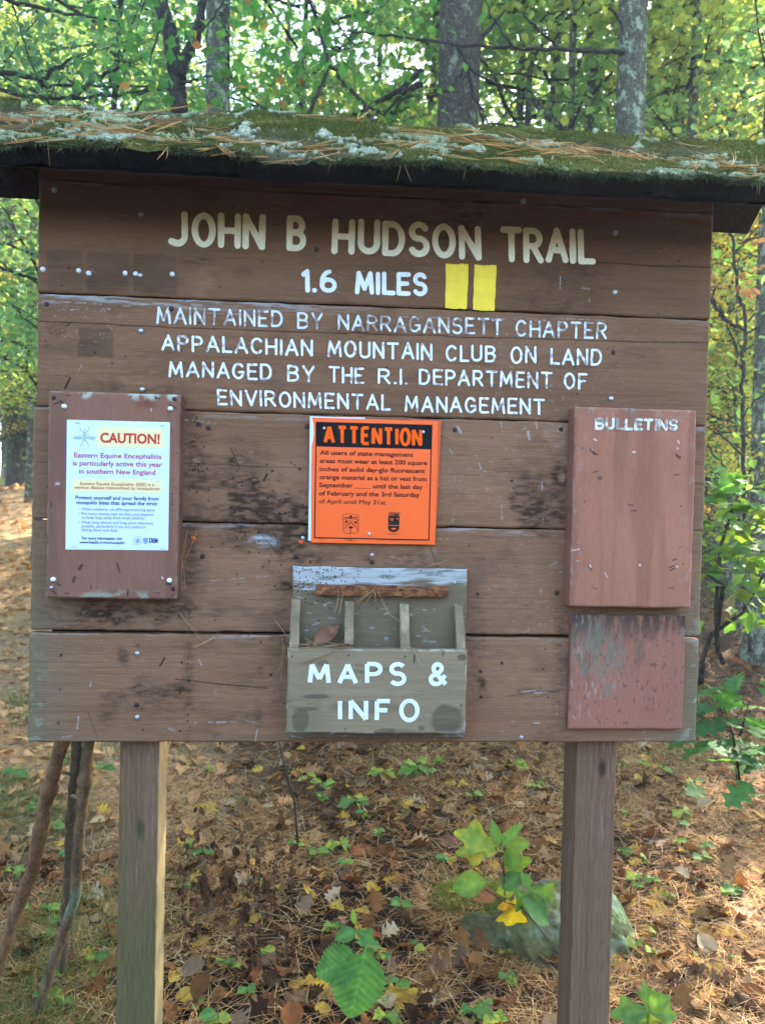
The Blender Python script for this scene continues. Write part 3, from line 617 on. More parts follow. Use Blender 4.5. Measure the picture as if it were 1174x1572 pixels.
def panel_from_px(name, tl, tr, bl, br, y, th, pf, label, mat='panel', res=.0014):
    a = [px2b(*q, y) for q in (tl, tr, bl, br)]
    x0 = (a[0][0]+a[2][0])/2; x1 = (a[1][0]+a[3][0])/2; z0 = (a[2][1]+a[3][1])/2; z1 = (a[0][1]+a[1][1])/2
    o = grid_panel(name, x0, x1, z0, z1, y, th, pf, M[mat], None, res, .003, .003)
    if label: o['label'] = label
    return P_(o), (x0, x1, z0, z1)
RED = (.235, .090, .068)
cau, _ = panel_from_px('notice_panel', (75, 600), (277, 606), (71, 918), (272, 921), YP, .0445, panel_paint((.228, .110, .072), 1, 'caution'), 'dull red-brown panel with the white caution notice on it')
bul, _ = panel_from_px('bulletin_panel', (882, 625), (1070, 629), (875, 932), (1059, 933), YP, .0445, panel_paint((.335, .140, .084), 2, 'bulletin'), 'pale red panel with BULLETINS painted along its top')
old, _ = panel_from_px('lower_panel', (876, 944), (1053, 945), (873, 1119), (1047, 1121), -.018, .0165, panel_paint((.30, .130, .082), 3, 'old'), 'small weathered red panel with grey bare patches')
bl = letter_mesh('lettering', word_strokes('BULLETINS', ((912, 641), (912, 660), (1040, 644), (1039, 662)), YP, .0030), YP-.0008, .0031, (.66, .68, .60), M['letter'], None, .26, -.0003, True, 8, (.2, .12, .08)); P_(bl)
for px, py in ((99.5, 624), (262, 627.5), (82.5, 889.5), (260.5, 891)): stud('push_pin', px, py, YP, None, .95)
for px, py in ((83, 610.5), (268, 612.5), (266, 904)): stud('nail', px, py, YP, None, .85)
stud('bolt', 80, 902, YP, None, .6); stud('bolt', 219, 598, -.002, None, .9)
# ------------------------------------------------------------------ map box
YB = -.020; YF = -.078
GREYB = np.array([.222, .170, .100])
def box_paint(kind, seed):
    def f(X, Z):
        g1 = fbm(X*5+seed, Z*90, 4, seed+120); m = fbm(X*11+seed, Z*20, 4, seed+121); x0, x1, z0, z1 = X.min(), X.max(), Z.min(), Z.max()
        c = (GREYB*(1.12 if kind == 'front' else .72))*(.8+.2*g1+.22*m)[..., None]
        if kind == 'front':
            c = lerp(c, np.array([.15, .15, .085]), .6*ss(.45, .7, fbm(X*8, Z*8, 3, 122))*ss(z1, z0, Z))
            c = lerp(c, np.array([.20, .15, .11]), .5*ss(.5, .75, fbm(X*5+3, Z*9, 3, 128)))
            c = lerp(c, DARK*1.1, .5*ss(.60, .72, fbm(X*10, Z*90, 4, 123))*ss(.45, .6, fbm(X*5, Z*14, 3, 124)))
            for px, py, rx, ry, k, s in ((686, 1104, 26, 24, (.085, .062, .042), .72), (461, 1106, 13, 18, (.075, .058, .036), .6), (485, 1069, 22, 4, (.04, .035, .028), .7), (496, 1018, 9, 5, (.06, .05, .04), .5),
                (709, 1009, 8, 5, (.06, .045, .035), .7), (590, 1123, 18, 5, (.08, .065, .05), .6), (647, 1117, 5, 4, (.06, .05, .04), .6), (560, 1085, 60, 10, (.07, .058, .045), .35), (636, 1011, 1.8, 9, (.02, .018, .016), .9),
                (680, 1003, 3, 7, (.14, .06, .035), .6), (448, 1008, 2, 2, DK, .9), (535, 1006, 2, 2, DK, .9), (622, 1008, 2, 2, DK, .8), (708, 1083, 2, 2, DK, .9), (530, 1119, 1.6, 1.6, DK, .9), (619, 1069, 1.6, 1.6, DK, .7)):
                bx, bz = px2b(px, py, YF); r = np.hypot((X-bx)/(rx*S*.955), (Z-bz)/(ry*S*.955))+.35*(fbm(X*55, Z*55, 4, 125)-.5)
                c = lerp(c, k, s*ss(1.1, .82 if rx > 3 else .4, r)*(.65+.6*g1))
            e = np.minimum(np.minimum(X-x0, x1-X), np.minimum(Z-z0, z1-Z)); c = lerp(c, WHITE*.8, .5*ss(.006, 0, e)*ss(.6, .7, fbm(X*50, Z*50, 3, 126)))
        else:
            # worn, whitish strip along the top, dark insect specks
            zt = z1-.045-.02*(X-x0)/(x1-x0)+.012*(fbm(X*14, Z*6, 3, 130)-.5)*2+.036*ss(x0+.24, x1-.02, X)
            w = ss(zt-.004, zt+.005, Z); st = fbm(X*16, Z*190, 4, 131)
            c = lerp(c, np.array([.40, .43, .42]), .9*w*ss(.30, .58, st+.18*ss(z1-.04, z1, Z)))
            c = lerp(c, DARK, .5*w*ss(.58, .68, fbm(X*22, Z*160, 4, 134)))
            c = lerp(c, np.array([.085, .085, .08]), .4*ss(.45, .7, fbm(X*6, Z*6, 3, 133))*(1-w))
            c = lerp(c, WHITE*.6, .5*ss(.74, .79, fbm(X*60, Z*190, 3, 132)))
            rr = np.random.default_rng(21)
            for _ in range(120):
                bx = x0+abs(rr.normal(0, .1)); bz = z1-.002-abs(rr.normal(0, .05)); c = lerp(c, DARK*.3, .9*ss(.0022, .001, np.hypot(X-bx, Z-bz)))
        return np.clip(c, .006, .8), .0012*(g1-.5)
    return f
mapbox = empty('map_box', (0, 0, 0), None, None); mapbox.parent = sign; mapbox.matrix_parent_inverse = Matrix.Translation((-SX, -SY, -SZ))
def PB(o): o.parent = mapbox; return o
def gp_px(name, tl, tr, bl, br, y, th, pf, mat):
    a = [px2b(*q, y) for q in (tl, tr, bl, br)]
    x0 = (a[0][0]+a[2][0])/2; x1 = (a[1][0]+a[3][0])/2; z0 = (a[2][1]+a[3][1])/2; z1 = (a[0][1]+a[1][1])/2
    return PB(grid_panel(name, x0, x1, z0, z1, y, th, pf, M[mat], None, .0014, .002, .003)), (x0, x1, z0, z1)
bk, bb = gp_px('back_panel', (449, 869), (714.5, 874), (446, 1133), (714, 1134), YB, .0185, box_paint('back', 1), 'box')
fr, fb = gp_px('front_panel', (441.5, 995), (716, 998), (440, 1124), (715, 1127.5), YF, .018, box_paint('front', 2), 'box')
def div_paint(seed):
    return lambda X, Z: (np.clip((GREYB*.95)*(.7+.6*fbm(X*60+seed, Z*60, 4, seed))[..., None]*(1+.5*ss(.55, .7, fbm(X*90, Z*30+seed, 3, seed+1)))[..., None], .01, .5), .0006*fbm(X*50, Z*50, 2, 4))
for k, (a, b) in enumerate(((447, 461), (529.5, 543), (613.5, 627.5), (698, 711))):
    zt = px2b(600, 922+2*k, -.026)[1]; zf = fb[3]-.006; x0 = px2b(a, 930, -.03)[0]; x1 = px2b(b, 930, -.03)[0]
    sl = lambda X, Z, zt=zt, zf=zf: -(np.clip((zt-Z)/(zt-zf), 0, 1))*(.052-.009)
    PB(grid_panel('divider', x0, x1, fb[2]+.03, zt, YB-.009, .008, div_paint(60+k), M['box'], None, .003, .0015, .002, sl))
    # the web of the divider back to the back panel
    mb = MB(); yb = YB+.002; zb = fb[2]+.03
    prof = [(YB-.0075, zt-.002), (yb, zt-.002), (yb, zb), (YB-.052, zb), (YB-.050, zf)]
    n = len(prof); V = [(x0+.0006, y, z) for y, z in prof]+[(x1-.0006, y, z) for y, z in prof]
    F = [tuple(range(n)), tuple(range(2*n-1, n-1, -1))]+[(i, i+n, (i+1) % n+n, (i+1) % n) for i in range(n)]
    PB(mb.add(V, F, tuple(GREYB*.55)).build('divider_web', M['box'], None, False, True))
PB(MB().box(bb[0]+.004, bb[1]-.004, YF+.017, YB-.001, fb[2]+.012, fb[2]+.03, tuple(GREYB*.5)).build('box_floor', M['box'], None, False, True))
for words, sd in ((('MAPS', ((472.6, 1016), (472.6, 1050), (624, 1016), (624, 1052.5))), 1), (('&', ((656.6, 1015.5), (656.6, 1052.5), (687, 1016), (686.5, 1053))), 2), (('INFO', ((518, 1072.6), (518, 1107), (643.5, 1073), (643, 1109.5))), 3)):
    o = letter_mesh('lettering', word_strokes(words[0], words[1], YF, .0044, .42), YF-.0009, .0046, (.76, .83, .88), M['letter'], None, .0 if sd < 3 else .0, -.0003, False, 10+sd, (.2, .17, .12)); PB(o)
# rusty angle iron holding nothing down
a0 = px2b(485, 905, -.03); a1 = px2b(687, 908, -.03)
mb = MB(); nseg = 40; V = []
for i in range(nseg+1):
    t = i/nseg; x = a0[0]+(a1[0]-a0[0])*t; z = a0[1]+(a1[1]-a0[1])*t; j = .0012*(random.random()-.5)
    for y, zz in ((YB-.001, .0105+j), (YB-.016+j, .0102), (YB-.0185+j, .004), (YB-.0185, -.0105+j), (YB-.015, -.0115), (YB-.001, -.011)): V.append((x, y, z+zz))
F = [(i*6+k, i*6+k+1, (i+1)*6+k+1, (i+1)*6+k) for i in range(nseg) for k in range(5)]+[tuple(range(6))[::-1], tuple(nseg*6+k for k in range(6))]
m, n_, l_, p_ = mat_new('rust_flaking'); setp(p_, .9, .2)
h_ = noise(n_, l_, 55, (1, 1, 1.6), 6, .7)
r_ = ramp(n_, [(.30, (.03, .02, .016)), (.46, (.12, .045, .02)), (.58, (.26, .10, .035)), (.70, (.33, .22, .12)), (.82, (.36, .42, .38))]); l_.new(h_, r_.inputs[0]); l_.new(r_.outputs[0], p_.inputs['Base Color']); bump(n_, l_, p_, h_, .8, .004)
PB(mb.add(V, F).build('iron_bar', m, None, False))
stud('small_nail', 697.5, 894.5, YB, None, .9); stud('small_nail', 489, 892, YB, None, .7)
# ------------------------------------------------------------------ posts
def post(xa, xb, yf, yb, zt, seed, green):
    zb = float(g((xa+xb)/2, .1))-.25; n = 620; m = 34; P2 = []; side = []; us = []
    for k in range(4):
        A = [(xa, yf), (xb, yf), (xb, yb), (xa, yb)]; p, q = np.array(A[k]), np.array(A[(k+1) % 4])
        for i in range(m):
            f = .02+.96*i/(m-1); P2.append(p+(q-p)*f); side.append(k); us.append(k*1.7+f)
    P2 = np.array(P2); side = np.array(side); us = np.array(us); N = len(P2)
    Zg, U = np.meshgrid(np.linspace(zb, zt, n+1), us, indexing='ij'); K = np.broadcast_to(side, Zg.shape)
    kn = np.zeros_like(Zg); warp_ = np.zeros_like(Zg)
    for kz, ku in ((.62, .45), (1.08, .3), (.47, 1.7+.6), (.83, .72)):              # knots: the grain bends round them
        r = np.hypot((U-ku-.1*seed)/.14, (Zg-kz-.13*seed)/.030); kn = np.maximum(kn, ss(1.0, .35, r)); warp_ += .12*np.exp(-r*.55)*np.sign(U-ku-.1*seed)
    W = U+warp_+.10*fbm(U*1.2+seed, Zg*1.6, 3, 146)
    t = fbm(W*9+seed, Zg*1.3, 4, 140+seed); t2 = fbm(W*46+seed, Zg*4, 4, 141); mo = fbm(U*3+seed, Zg*6, 4, 142)
    ring = .5+.5*np.sin(W*46+6*fbm(W*3, Zg*.7, 3, 147+seed))
    c = np.array([.225, .126, .075])*(.62+.30*t+.28*t2+.12*ring)[..., None]
    c = lerp(c, DARK*.8, .75*kn); c = lerp(c, DARK*.5, .8*ss(.012, .0, np.abs(fbm(W*5+seed*3, Zg*.55, 3, 148)-.5))*ss(.45, .6, fbm(U*2, Zg*2.2, 2, 149)))
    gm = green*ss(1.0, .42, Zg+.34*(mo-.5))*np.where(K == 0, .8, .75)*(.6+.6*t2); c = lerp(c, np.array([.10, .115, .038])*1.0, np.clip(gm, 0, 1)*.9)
    if green > .5: c = np.where((K == 1)[..., None], c*.4+np.array([.36, .28, .14])*(.45+.8*t2)[..., None]*.6, c)  # right face blended towards warm tan, sunlight put into the colour
    else: c = np.where((K == 3)[..., None], c*.62, c)  # left face darkened in colour as the side away from the sun
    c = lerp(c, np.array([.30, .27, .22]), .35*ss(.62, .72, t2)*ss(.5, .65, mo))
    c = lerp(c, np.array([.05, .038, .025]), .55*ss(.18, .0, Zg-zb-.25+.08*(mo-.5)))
    e = .0022*(t2-.5)-.0015*kn; nx_ = np.where(K == 1, 1, np.where(K == 3, -1, 0)); ny_ = np.where(K == 0, -1, np.where(K == 2, 1, 0))
    chip = .004*ss(.62, .72, fbm(U*0+side*3.1+seed, Zg*9, 3, 151))*ss(.10, .0, np.minimum(U-K*1.7, 1-(U-K*1.7)))
    V = np.stack([P2[None, :, 0]+(e-chip)*nx_, P2[None, :, 1]+(e-chip)*ny_, Zg], -1).reshape(-1, 3)
    idx = np.arange((n+1)*N).reshape(n+1, N); i2 = np.roll(idx, -1, 1); F = np.stack([idx[:-1], i2[:-1], i2[1:], idx[1:]], -1).reshape(-1, 4)
    return P_(arr_mesh('post', V, F, M['post'], None, np.clip(c, .005, .8).reshape(-1, 3), True))
YPF, YPB = .036, .125
post(px2b(184.5, 1150, YPF)[0], px2b(245, 1150, YPF)[0], YPF, YPB, ZB+PH*5+.14, 1, 1.0)['label'] = 'post with green algae and a right face coloured as if sunlit'
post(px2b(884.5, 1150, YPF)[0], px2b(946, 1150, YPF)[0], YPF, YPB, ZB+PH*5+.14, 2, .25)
# ------------------------------------------------------------------ roof
RYF, RYR, RYB = -.215, .035, .205
zr = onY(600, 190, RYR)[2]; zf = onY(600, 257, RYF)[2]; zbk = onY(600, 337, RYB)[2]
xr = onY(1140, 362, RYB)[0]; RX0, RX1 = -xr-.06, xr
roof = empty('roof', (0, 0, 0), None, None); roof.parent = sign; roof.matrix_parent_inverse = Matrix.Translation((-SX, -SY, -SZ))
def PR(o): o.parent = roof; return o
TH = .034
def roof_slope(name, ya, za, yb, zb_, front):
    """ya,za: eave; yb,zb_: ridge. returns the top surface function too"""
    L = math.hypot(yb-ya, zb_-za); nx, nv = 760, 120
    U, Vv = np.meshgrid(np.linspace(RX0, RX1, nx+1), np.linspace(0, 1, nv+1))
    d = np.array([(yb-ya)/L, (zb_-za)/L]); nrm = np.array([-d[1], d[0]]) if front else np.array([d[1], -d[0]])
    nrm = nrm if nrm[1] > 0 else -nrm
    s = Vv*L; side = 0 if front else 50
    lump = fbm(U*3.5, s*9+side, 4, 150); fine = fbm(U*26, s*40+side, 4, 151); grainx = fbm(U*4, s*85+side, 4, 152)
    mossm = ss(.44, .62, fbm(U*3.2+2, s*7+side, 4, 153)+.12*ss(-.6, .3, U)-.01+.06*ss(.2, .0, Vv))
    lm = fbm(U*13, s*19+side, 5, 154)+.75*(fbm(U*70, s*80+side, 4, 155)-.5)
    bias = .035*ss(.3, -.7, U)+.055*ss(.13, .02, Vv)+.06*ss(.72, .95, Vv)*ss(.4, -.6, U)
    lich = ss(.675, .705, lm+bias)*ss(.42, .55, fbm(U*2.3+5, s*5, 3, 163)+.10*ss(.4, -.7, U)+.12*ss(.14, .02, Vv))
    h = .012*(lump-.5)+.004*(fine-.5)+.014*mossm*(.4+.8*fine)+.005*lich*(.4+fine)+.0025*(grainx-.5)*(1-mossm)
    # ragged eave, rounded edge, rounded ridge
    eave = .006*(fbm(U*24, U*0+side, 4, 156)-.5)+.003*(fbm(U*3, U*0+side, 3, 157)-.5)
    off = -eave*(1-Vv)**4
    h = h-.006*(1-ss(0, .04, Vv))**2*1.0-.012*ss(.93, 1.0, Vv)
    c = np.array([.060, .055, .032])*(.5+1.0*grainx)[..., None]
    c = lerp(c, np.array([.105, .10, .06]), .5*ss(.55, .75, grainx)*(1-mossm))
    mg = np.array([.055, .066, .017]); mg2 = np.array([.12, .122, .034]); mt = ss(.35, .7, fbm(U*9, s*14, 3, 158))
    c = lerp(c, mg*(.6+.8*fine)[..., None]*(1-mt[..., None])+mg2*(.6+.8*fine)[..., None]*mt[..., None], .92*mossm)
    c = lerp(c, np.array([.25, .29, .165])*(.7+.5*fine)[..., None], .92*lich)
    pale = ss(.64, .68, lm+bias*.5+.05*(fine-.5)); c = lerp(c, np.array([.42, .43, .36]), .4*pale*ss(.5, .6, fbm(U*7, s*7, 3, 159)))
    Y = ya+d[0]*(s+off)+nrm[0]*h; Z = za+d[1]*(s+off)+nrm[1]*h
    V = np.stack([U, Y, Z], -1).reshape(-1, 3); Cc = c.reshape(-1, 3)
    idx = np.arange((nx+1)*(nv+1)).reshape(nv+1, nx+1)
    F = np.stack([idx[:-1, :-1], idx[:-1, 1:], idx[1:, 1:], idx[1:, :-1]], -1).reshape(-1, 4)
    ring = np.concatenate([idx[0, :], idx[1:, -1], idx[-1, -2::-1], idx[-2:0:-1, 0]]); n = len(ring); b = len(V); k = np.arange(n)
    VA = V[ring].copy(); VB = VA.copy(); VB[:, 1] -= nrm[0]*TH; VB[:, 2] -= nrm[1]*TH; VB = np.concatenate([VA, VB]); VB[:, 1] += .002*(fbm(VB[:, 0]*30, VB[:, 2]*60, 3, 160)-.5)*(np.arange(2*n) >= n)
    CB = np.tile(np.array([.006, .005, .004]), (2*n, 1))*(.5+1.0*fbm(VB[:, 0]*50, VB[:, 2]*90, 3, 161))[:, None]; CB[:n] = CB[:n]*1.5  # edge faces coloured near-black, imitating the shade under the eave
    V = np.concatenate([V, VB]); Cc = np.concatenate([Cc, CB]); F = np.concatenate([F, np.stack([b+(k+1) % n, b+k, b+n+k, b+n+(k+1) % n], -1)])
    cb = len(V); cn = [(RX0, ya-nrm[0]*TH, za-nrm[1]*TH), (RX1, ya-nrm[0]*TH, za-nrm[1]*TH), (RX1, yb-nrm[0]*TH, zb_-nrm[1]*TH), (RX0, yb-nrm[0]*TH, zb_-nrm[1]*TH)]
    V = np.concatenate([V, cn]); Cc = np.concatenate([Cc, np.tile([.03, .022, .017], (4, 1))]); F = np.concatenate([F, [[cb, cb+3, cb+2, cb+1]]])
    o = PR(arr_mesh(name, V, F, M['roof'], None, Cc, True))
    def top(u, v):
        i = np.clip(((u-RX0)/(RX1-RX0)*nx).astype(int), 0, nx); j = np.clip((v*nv).astype(int), 0, nv)
        return np.stack([U[j, i], Y[j, i], Z[j, i]], -1), mossm[j, i], lich[j, i]
    return o, top, np.array([0, nrm[0], nrm[1]]), np.array([0, d[0], d[1]])
rf, rtop, rn, rd = roof_slope('roof_slope', RYF, zf, RYR, zr, True)
rbk, rtopb, rnb, rdb = roof_slope('roof_slope', RYB, zbk+TH*.8, RYR+.012, zr-.004, False)
# moss hairs on the front slope
def blades(P, D, wd, col):
    """short flat blades: base P (n,3), tip vector D (n,3)"""
    n = len(P); sd_ = np.cross(D, RNG.normal(size=(n, 3))); sd_ /= np.linalg.norm(sd_, axis=1)[:, None]+1e-9; sd_ *= wd[:, None] if np.ndim(wd) else wd
    V = np.concatenate([P-sd_, P+sd_, P+D], 1).reshape(-1, 3); F = np.arange(3*n).reshape(-1, 3)
    return V, F, np.repeat(col, 3, 0)
n = 90000; u = RNG.uniform(RX0, RX1, n); v = RNG.uniform(.0, .98, n); p, mm, ll = rtop(u, v); keep = (RNG.random(n) < mm*.9+.03) & (ll < .6); p = p[keep]; n = len(p)
D = (rn*1.0)[None]+RNG.normal(0, .55, (n, 3)); D /= np.linalg.norm(D, axis=1)[:, None]; D *= RNG.uniform(.003, .0095, n)[:, None]
cm = np.array([[.07, .088, .019], [.12, .135, .032], [.048, .058, .015], [.16, .135, .05]])[RNG.choice(4, n, p=[.4, .28, .22, .10])]*RNG.uniform(.7, 1.25, (n, 1))
p2, _, _ = rtop(RNG.uniform(RX0, RX1, 20000), RNG.uniform(0, .035, 20000)); k2 = RNG.random(20000) < ss(.30, .6, fbm(p2[:, 0]*9, p2[:, 0]*0, 4, 165)); p2 = p2[k2]; D2 = np.array([0, -.75, -.55])[None]+RNG.normal(0, .45, (len(p2), 3)); D2 /= np.linalg.norm(D2, axis=1)[:, None]; D2 *= RNG.uniform(.005, .026, len(p2))[:, None]
p = np.r_[p, p2]; D = np.r_[D, D2]; cm = np.r_[cm, np.array([[.055, .07, .02], [.03, .035, .012], [.17, .21, .12]])[RNG.choice(3, len(p2), p=[.4, .4, .2])]]
V, F, cc = blades(p-D*.2, D, .0008, cm); o = PR(arr_mesh('moss', V, F, M['moss'], None, cc, False)); o['kind'] = 'stuff'
# lichen crust: small ruffled lobes standing off the wood
n = 60000; u = RNG.uniform(RX0, RX1, n); v = RNG.uniform(0, .99, n)**1.1; p, mm, ll = rtop(u, v); p = p[ll > .5][:2600]; n = len(p)
D = rn[None]*.55+RNG.normal(0, .7, (n, 3)); D /= np.linalg.norm(D, axis=1)[:, None]; D *= RNG.uniform(.0025, .006, n)[:, None]
cl = np.array([[.25, .295, .165], [.31, .345, .21], [.18, .22, .12]])[RNG.choice(3, n)]*RNG.uniform(.85, 1.15, (n, 1))
V, F, cc = blades(p-D*.15, D, RNG.uniform(.0012, .003, n), cl); o = PR(arr_mesh('lichen', V, F, M['moss'], None, cc, False)); o['kind'] = 'stuff'
P_(MB().box(-.66, .66, .04, .12, zr-.16, zr-.075).build('roof_beam', M['under']))
for x in (-.69, .66): P_(MB().add([(x+a, y, z) for a in (0, .03) for y, z in ((.03, ZB+PH*5), (.03, zr-.06), (.16, zbk+.03), (.16, zbk-.0)) ], [(0, 1, 2, 3), (4, 7, 6, 5), (0, 4, 5, 1), (1, 5, 6, 2), (2, 6, 7, 3), (3, 7, 4, 0)]).build('rafter', M['under']))
stud('bolt', 803, 309, -.003, None, 1.0)
q0 = px2b(1014, 301, -.004); P_(MB().box(q0[0]-.018, q0[0]+.018, -.012, .0, q0[1]-.007, q0[1]+.006).build('wood_chip', flat_mat('pale_chip', (.42, .46, .38), .9, .1, 0, 90, .3)))
# ------------------------------------------------------------------ notices
def inquad(quad):
    """bilinear map from (u,v), v down, to photograph pixels; quad = TL, TR, BR, BL"""
    q = [np.array(p, float) for p in quad]
    return lambda u, v: (q[0]*(1-u)+q[1]*u)*(1-v)+(q[3]*(1-u)+q[2]*u)*v
def sheet_mesh(name, quad, y, mat, parent, curl=.0015, seed=0, n=16, ycurl=None):
    f = inquad(quad); V = []
    for j in range(n+1):
        for i in range(n+1):
            u, v = i/n, j/n; x, z = px2b(*f(u, v), y)
            lift = curl*float(fbm(u*2.2+seed, v*2.2, 2, 170+seed))*(abs(u-.5)*2)**2+(ycurl(u, v) if ycurl else 0)
            V.append((x, y-lift, z))
    k = len(V); V += [(a, b+.0006, c) for a, b, c in V]
    F = [(j*(n+1)+i, j*(n+1)+i+1, (j+1)*(n+1)+i+1, (j+1)*(n+1)+i) for j in range(n) for i in range(n)]
    F += [tuple(k+i for i in f_[::-1]) for f_ in F]
    return MB().add(V, F).build(name, mat, parent, True)
# -- white caution sheet on the red-brown panel
YC = YP-.0012
def c5(x, y): return (40+x/4.348, 590+y/4.348)
paper = flat_mat('white_paper', (.60, .72, .88), .6, .3, 0, 5, .02)
cz = px2b(182, 745, YC)
caution = empty('caution_notice', (cz[0], YC, cz[1]), 'white paper caution notice about mosquito disease stapled on the red-brown panel', 'notice')
def PK(o, root):
    o.parent = root; o.matrix_parent_inverse = Matrix.Translation(-root.location); return o
PK(sheet_mesh('paper_sheet', (c5(275, 236), c5(962, 253), c5(950, 1108), c5(265, 1102)), YC, paper, None, .0, 1, 4), caution)
ink = MB(); y1 = YC-.0003; y2 = YC-.0006
YEL = (.78, .70, .38); REDT = (.52, .055, .06); REDD = (.42, .04, .07); NAVY = (.02, .045, .085); GRY = (.13, .18, .25)
sheet_quad(ink, (c5(474, 284), c5(919, 296), c5(916, 428), c5(470, 417)), y1, YEL)
sheet_quad(ink, (c5(311, 629), c5(912, 641), c5(909, 727), c5(307, 717)), y1, YEL)
def ct(txt, x0, yb0, x1, yb1, col, bold, ch):
    text_line(ink, txt, px2b(*c5(x0, yb0), y2), px2b(*c5(x1, yb1), y2), y2, 1, bold, col, 1.0, ch/4.348*S*.972)
ct('CAUTION!', 496, 386, 893, 396, (.56, .05, .04), .035, 62)
ct('Eastern Equine Encephalitis', 323, 487, 904, 498, REDD, .013, 32)
ct('is particularly active this year', 314, 540, 909, 551, REDD, .013, 32)
ct('in southern New England', 356, 594, 864, 604, REDD, .013, 32)
ct('Eastern Equine Encephalitis (EEE) is a', 364, 671, 856, 680, (.50, .10, .05), .014, 20)
ct('serious disease transmitted by mosquitoes', 326, 696, 893, 706, (.50, .10, .05), .014, 20)
ct('Protect yourself and your family from', 332, 766, 886, 775, NAVY, .018, 24)
ct('mosquito bites that spread the virus:', 338, 799, 880, 808, NAVY, .018, 24)
ct('When outdoors, use EPA-approved bug spray', 372, 840, 862, 847, GRY, .004, 18)
ct('Put insect netting over strollers and playpens', 372, 870, 851, 878, GRY, .004, 18)
ct('to keep bugs away from small children', 372, 896, 790, 902, GRY, .004, 18)
ct('Wear long sleeves and long pants whenever', 372, 928, 852, 936, GRY, .004, 18)
ct('possible, particularly if you are outdoors', 372, 954, 798, 961, GRY, .004, 18)
ct('during dawn and dusk', 372, 979, 612, 983, GRY, .004, 18)
for yy in (832, 864, 922): sheet_quad(ink, (c5(357, yy-3), c5(362, yy-3), c5(362, yy+3), c5(357, yy+3)), y2, GRY)
ct('For more information visit', 375, 1035, 643, 1039, NAVY, .018, 19)
ct('www.health.ri.gov/mosquito', 358, 1062, 660, 1066, NAVY, .018, 19)
ct('DEM', 822, 1056, 880, 1059, (.01, .05, .13), .04, 30)
BLU = (.05, .20, .42)
line_quad(ink, [c5(746+27*math.cos(a), 1045+27*math.sin(a)) for a in np.linspace(0, 6.283, 25)[:-1]], .7, y2, (.25, .42, .60), True)
for a, r in ((0, 0), (.3, 11), (1.4, 12), (2.5, 11), (3.6, 12), (4.7, 11), (5.6, 12)):
    X0, Y0 = 746+r*math.cos(a), 1045+r*math.sin(a); sheet_quad(ink, (c5(X0-4, Y0-4), c5(X0+4, Y0-4), c5(X0+4, Y0+4), c5(X0-4, Y0+4)), y2, BLU)
sheet_quad(ink, (c5(784, 1026), c5(814, 1027), c5(814, 1050), c5(784, 1049)), y2, BLU)
P5 = [c5(799+15*math.cos(a), 1051+14*math.sin(a)) for a in np.linspace(0, math.pi, 9)]
ink.add([(px2b(*p, y2)[0], y2, px2b(*p, y2)[1]) for p in P5], [tuple(range(9))], (.08, .26, .42))
line_quad(ink, [c5(788, 1041), c5(799, 1036), c5(810, 1042)], .8, y2-.0003, (.75, .8, .82)); line_quad(ink, [c5(789, 1055), c5(808, 1056)], .8, y2-.0003, (.75, .8, .82))
# printed insect drawing
WING = (.30, .47, .55); LEG = (.22, .27, .30)
for sgn in (-1, 1):
    el = []
    for a in np.linspace(0, 6.283, 17)[:-1]:
        ex, ey = 37*math.cos(a), 12*math.sin(a); el.append(c5(392+sgn*40+ex, 357+ey*(.8+.3*sgn*math.cos(a))-sgn*0))
    ink.add([(px2b(*p, y2)[0], y2, px2b(*p, y2)[1]) for p in el], [tuple(range(16))], WING)
    line_quad(ink, [c5(392+sgn*4, 325), c5(392+sgn*22, 310), c5(392+sgn*33, 284)], .7, y2-.0003, LEG)
    line_quad(ink, [c5(392+sgn*4, 368), c5(392+sgn*16, 388), c5(392+sgn*30, 416)], .7, y2-.0003, LEG)
    line_quad(ink, [c5(392+sgn*4, 345), c5(392+sgn*26, 338), c5(392+sgn*34, 346)], .5, y2-.0003, LEG)
ink.add([(px2b(*c5(392+7*math.cos(a), 348+31*math.sin(a)), y2-.0004)[0], y2-.0004, px2b(*c5(392+7*math.cos(a), 348+31*math.sin(a)), y2-.0004)[1]) for a in np.linspace(0, 6.283, 15)[:-1]], [tuple(range(14))], (.45, .46, .25))
line_quad(ink, [c5(392, 316), c5(393, 296)], .7, y2-.0003, LEG)
PK(ink.build('printing', M['print'], None, False, True), caution)
for x, yy in ((348, 257), (913, 275), (325, 1083), (912, 1096)):
    a, b = px2b(*c5(x-16, yy), YC), px2b(*c5(x+16, yy), YC)
    PK(MB().tube([(a[0], YC-.0009, a[1]), (b[0], YC-.0009, b[1])], .0006, 6).build('staple', M['steel'], None), caution)
# -- orange hunting notice, with the older sheets it covers
def c6(x, y): return (470+x/5.59, 640+y/5.59)
YO = -.010; ORANGE = flat_mat('orange_plastic', (.90, .115, .008), .45, .4, 0, 3, .04); OLDO = flat_mat('faded_orange_plastic', (.72, .10, .02), .55, .3, 0, 4, .08)
oz = px2b(573, 740, YO)
ws = empty('paper_sheet', (oz[0], -.004, oz[1]), 'old white paper sheet showing its torn left edge behind the orange notice', 'paper')
PK(sheet_mesh('sheet', ((476, 639.5), (560, 641), (560, 832), (473.3, 829.5)), -.0035, paper, None, .006, 3, 14, lambda u, v: .003*(1-u)**2+.002*math.sin(v*9)*(1-u)), ws)
osn = empty('warning_notice', (oz[0], -.006, oz[1]), 'older bright orange sheet, a strip of it showing right of the black-bordered orange notice', 'notice')
PK(sheet_mesh('sheet', (c6(900, 22), c6(1157, 32), c6(1112, 960), c6(880, 1000)), -.0062, OLDO, None, .003, 5, 12), osn)
hunt = empty('warning_notice', (oz[0], YO, oz[1]), 'bright orange notice headed ATTENTION in a black band, pinned to the board', 'notice')
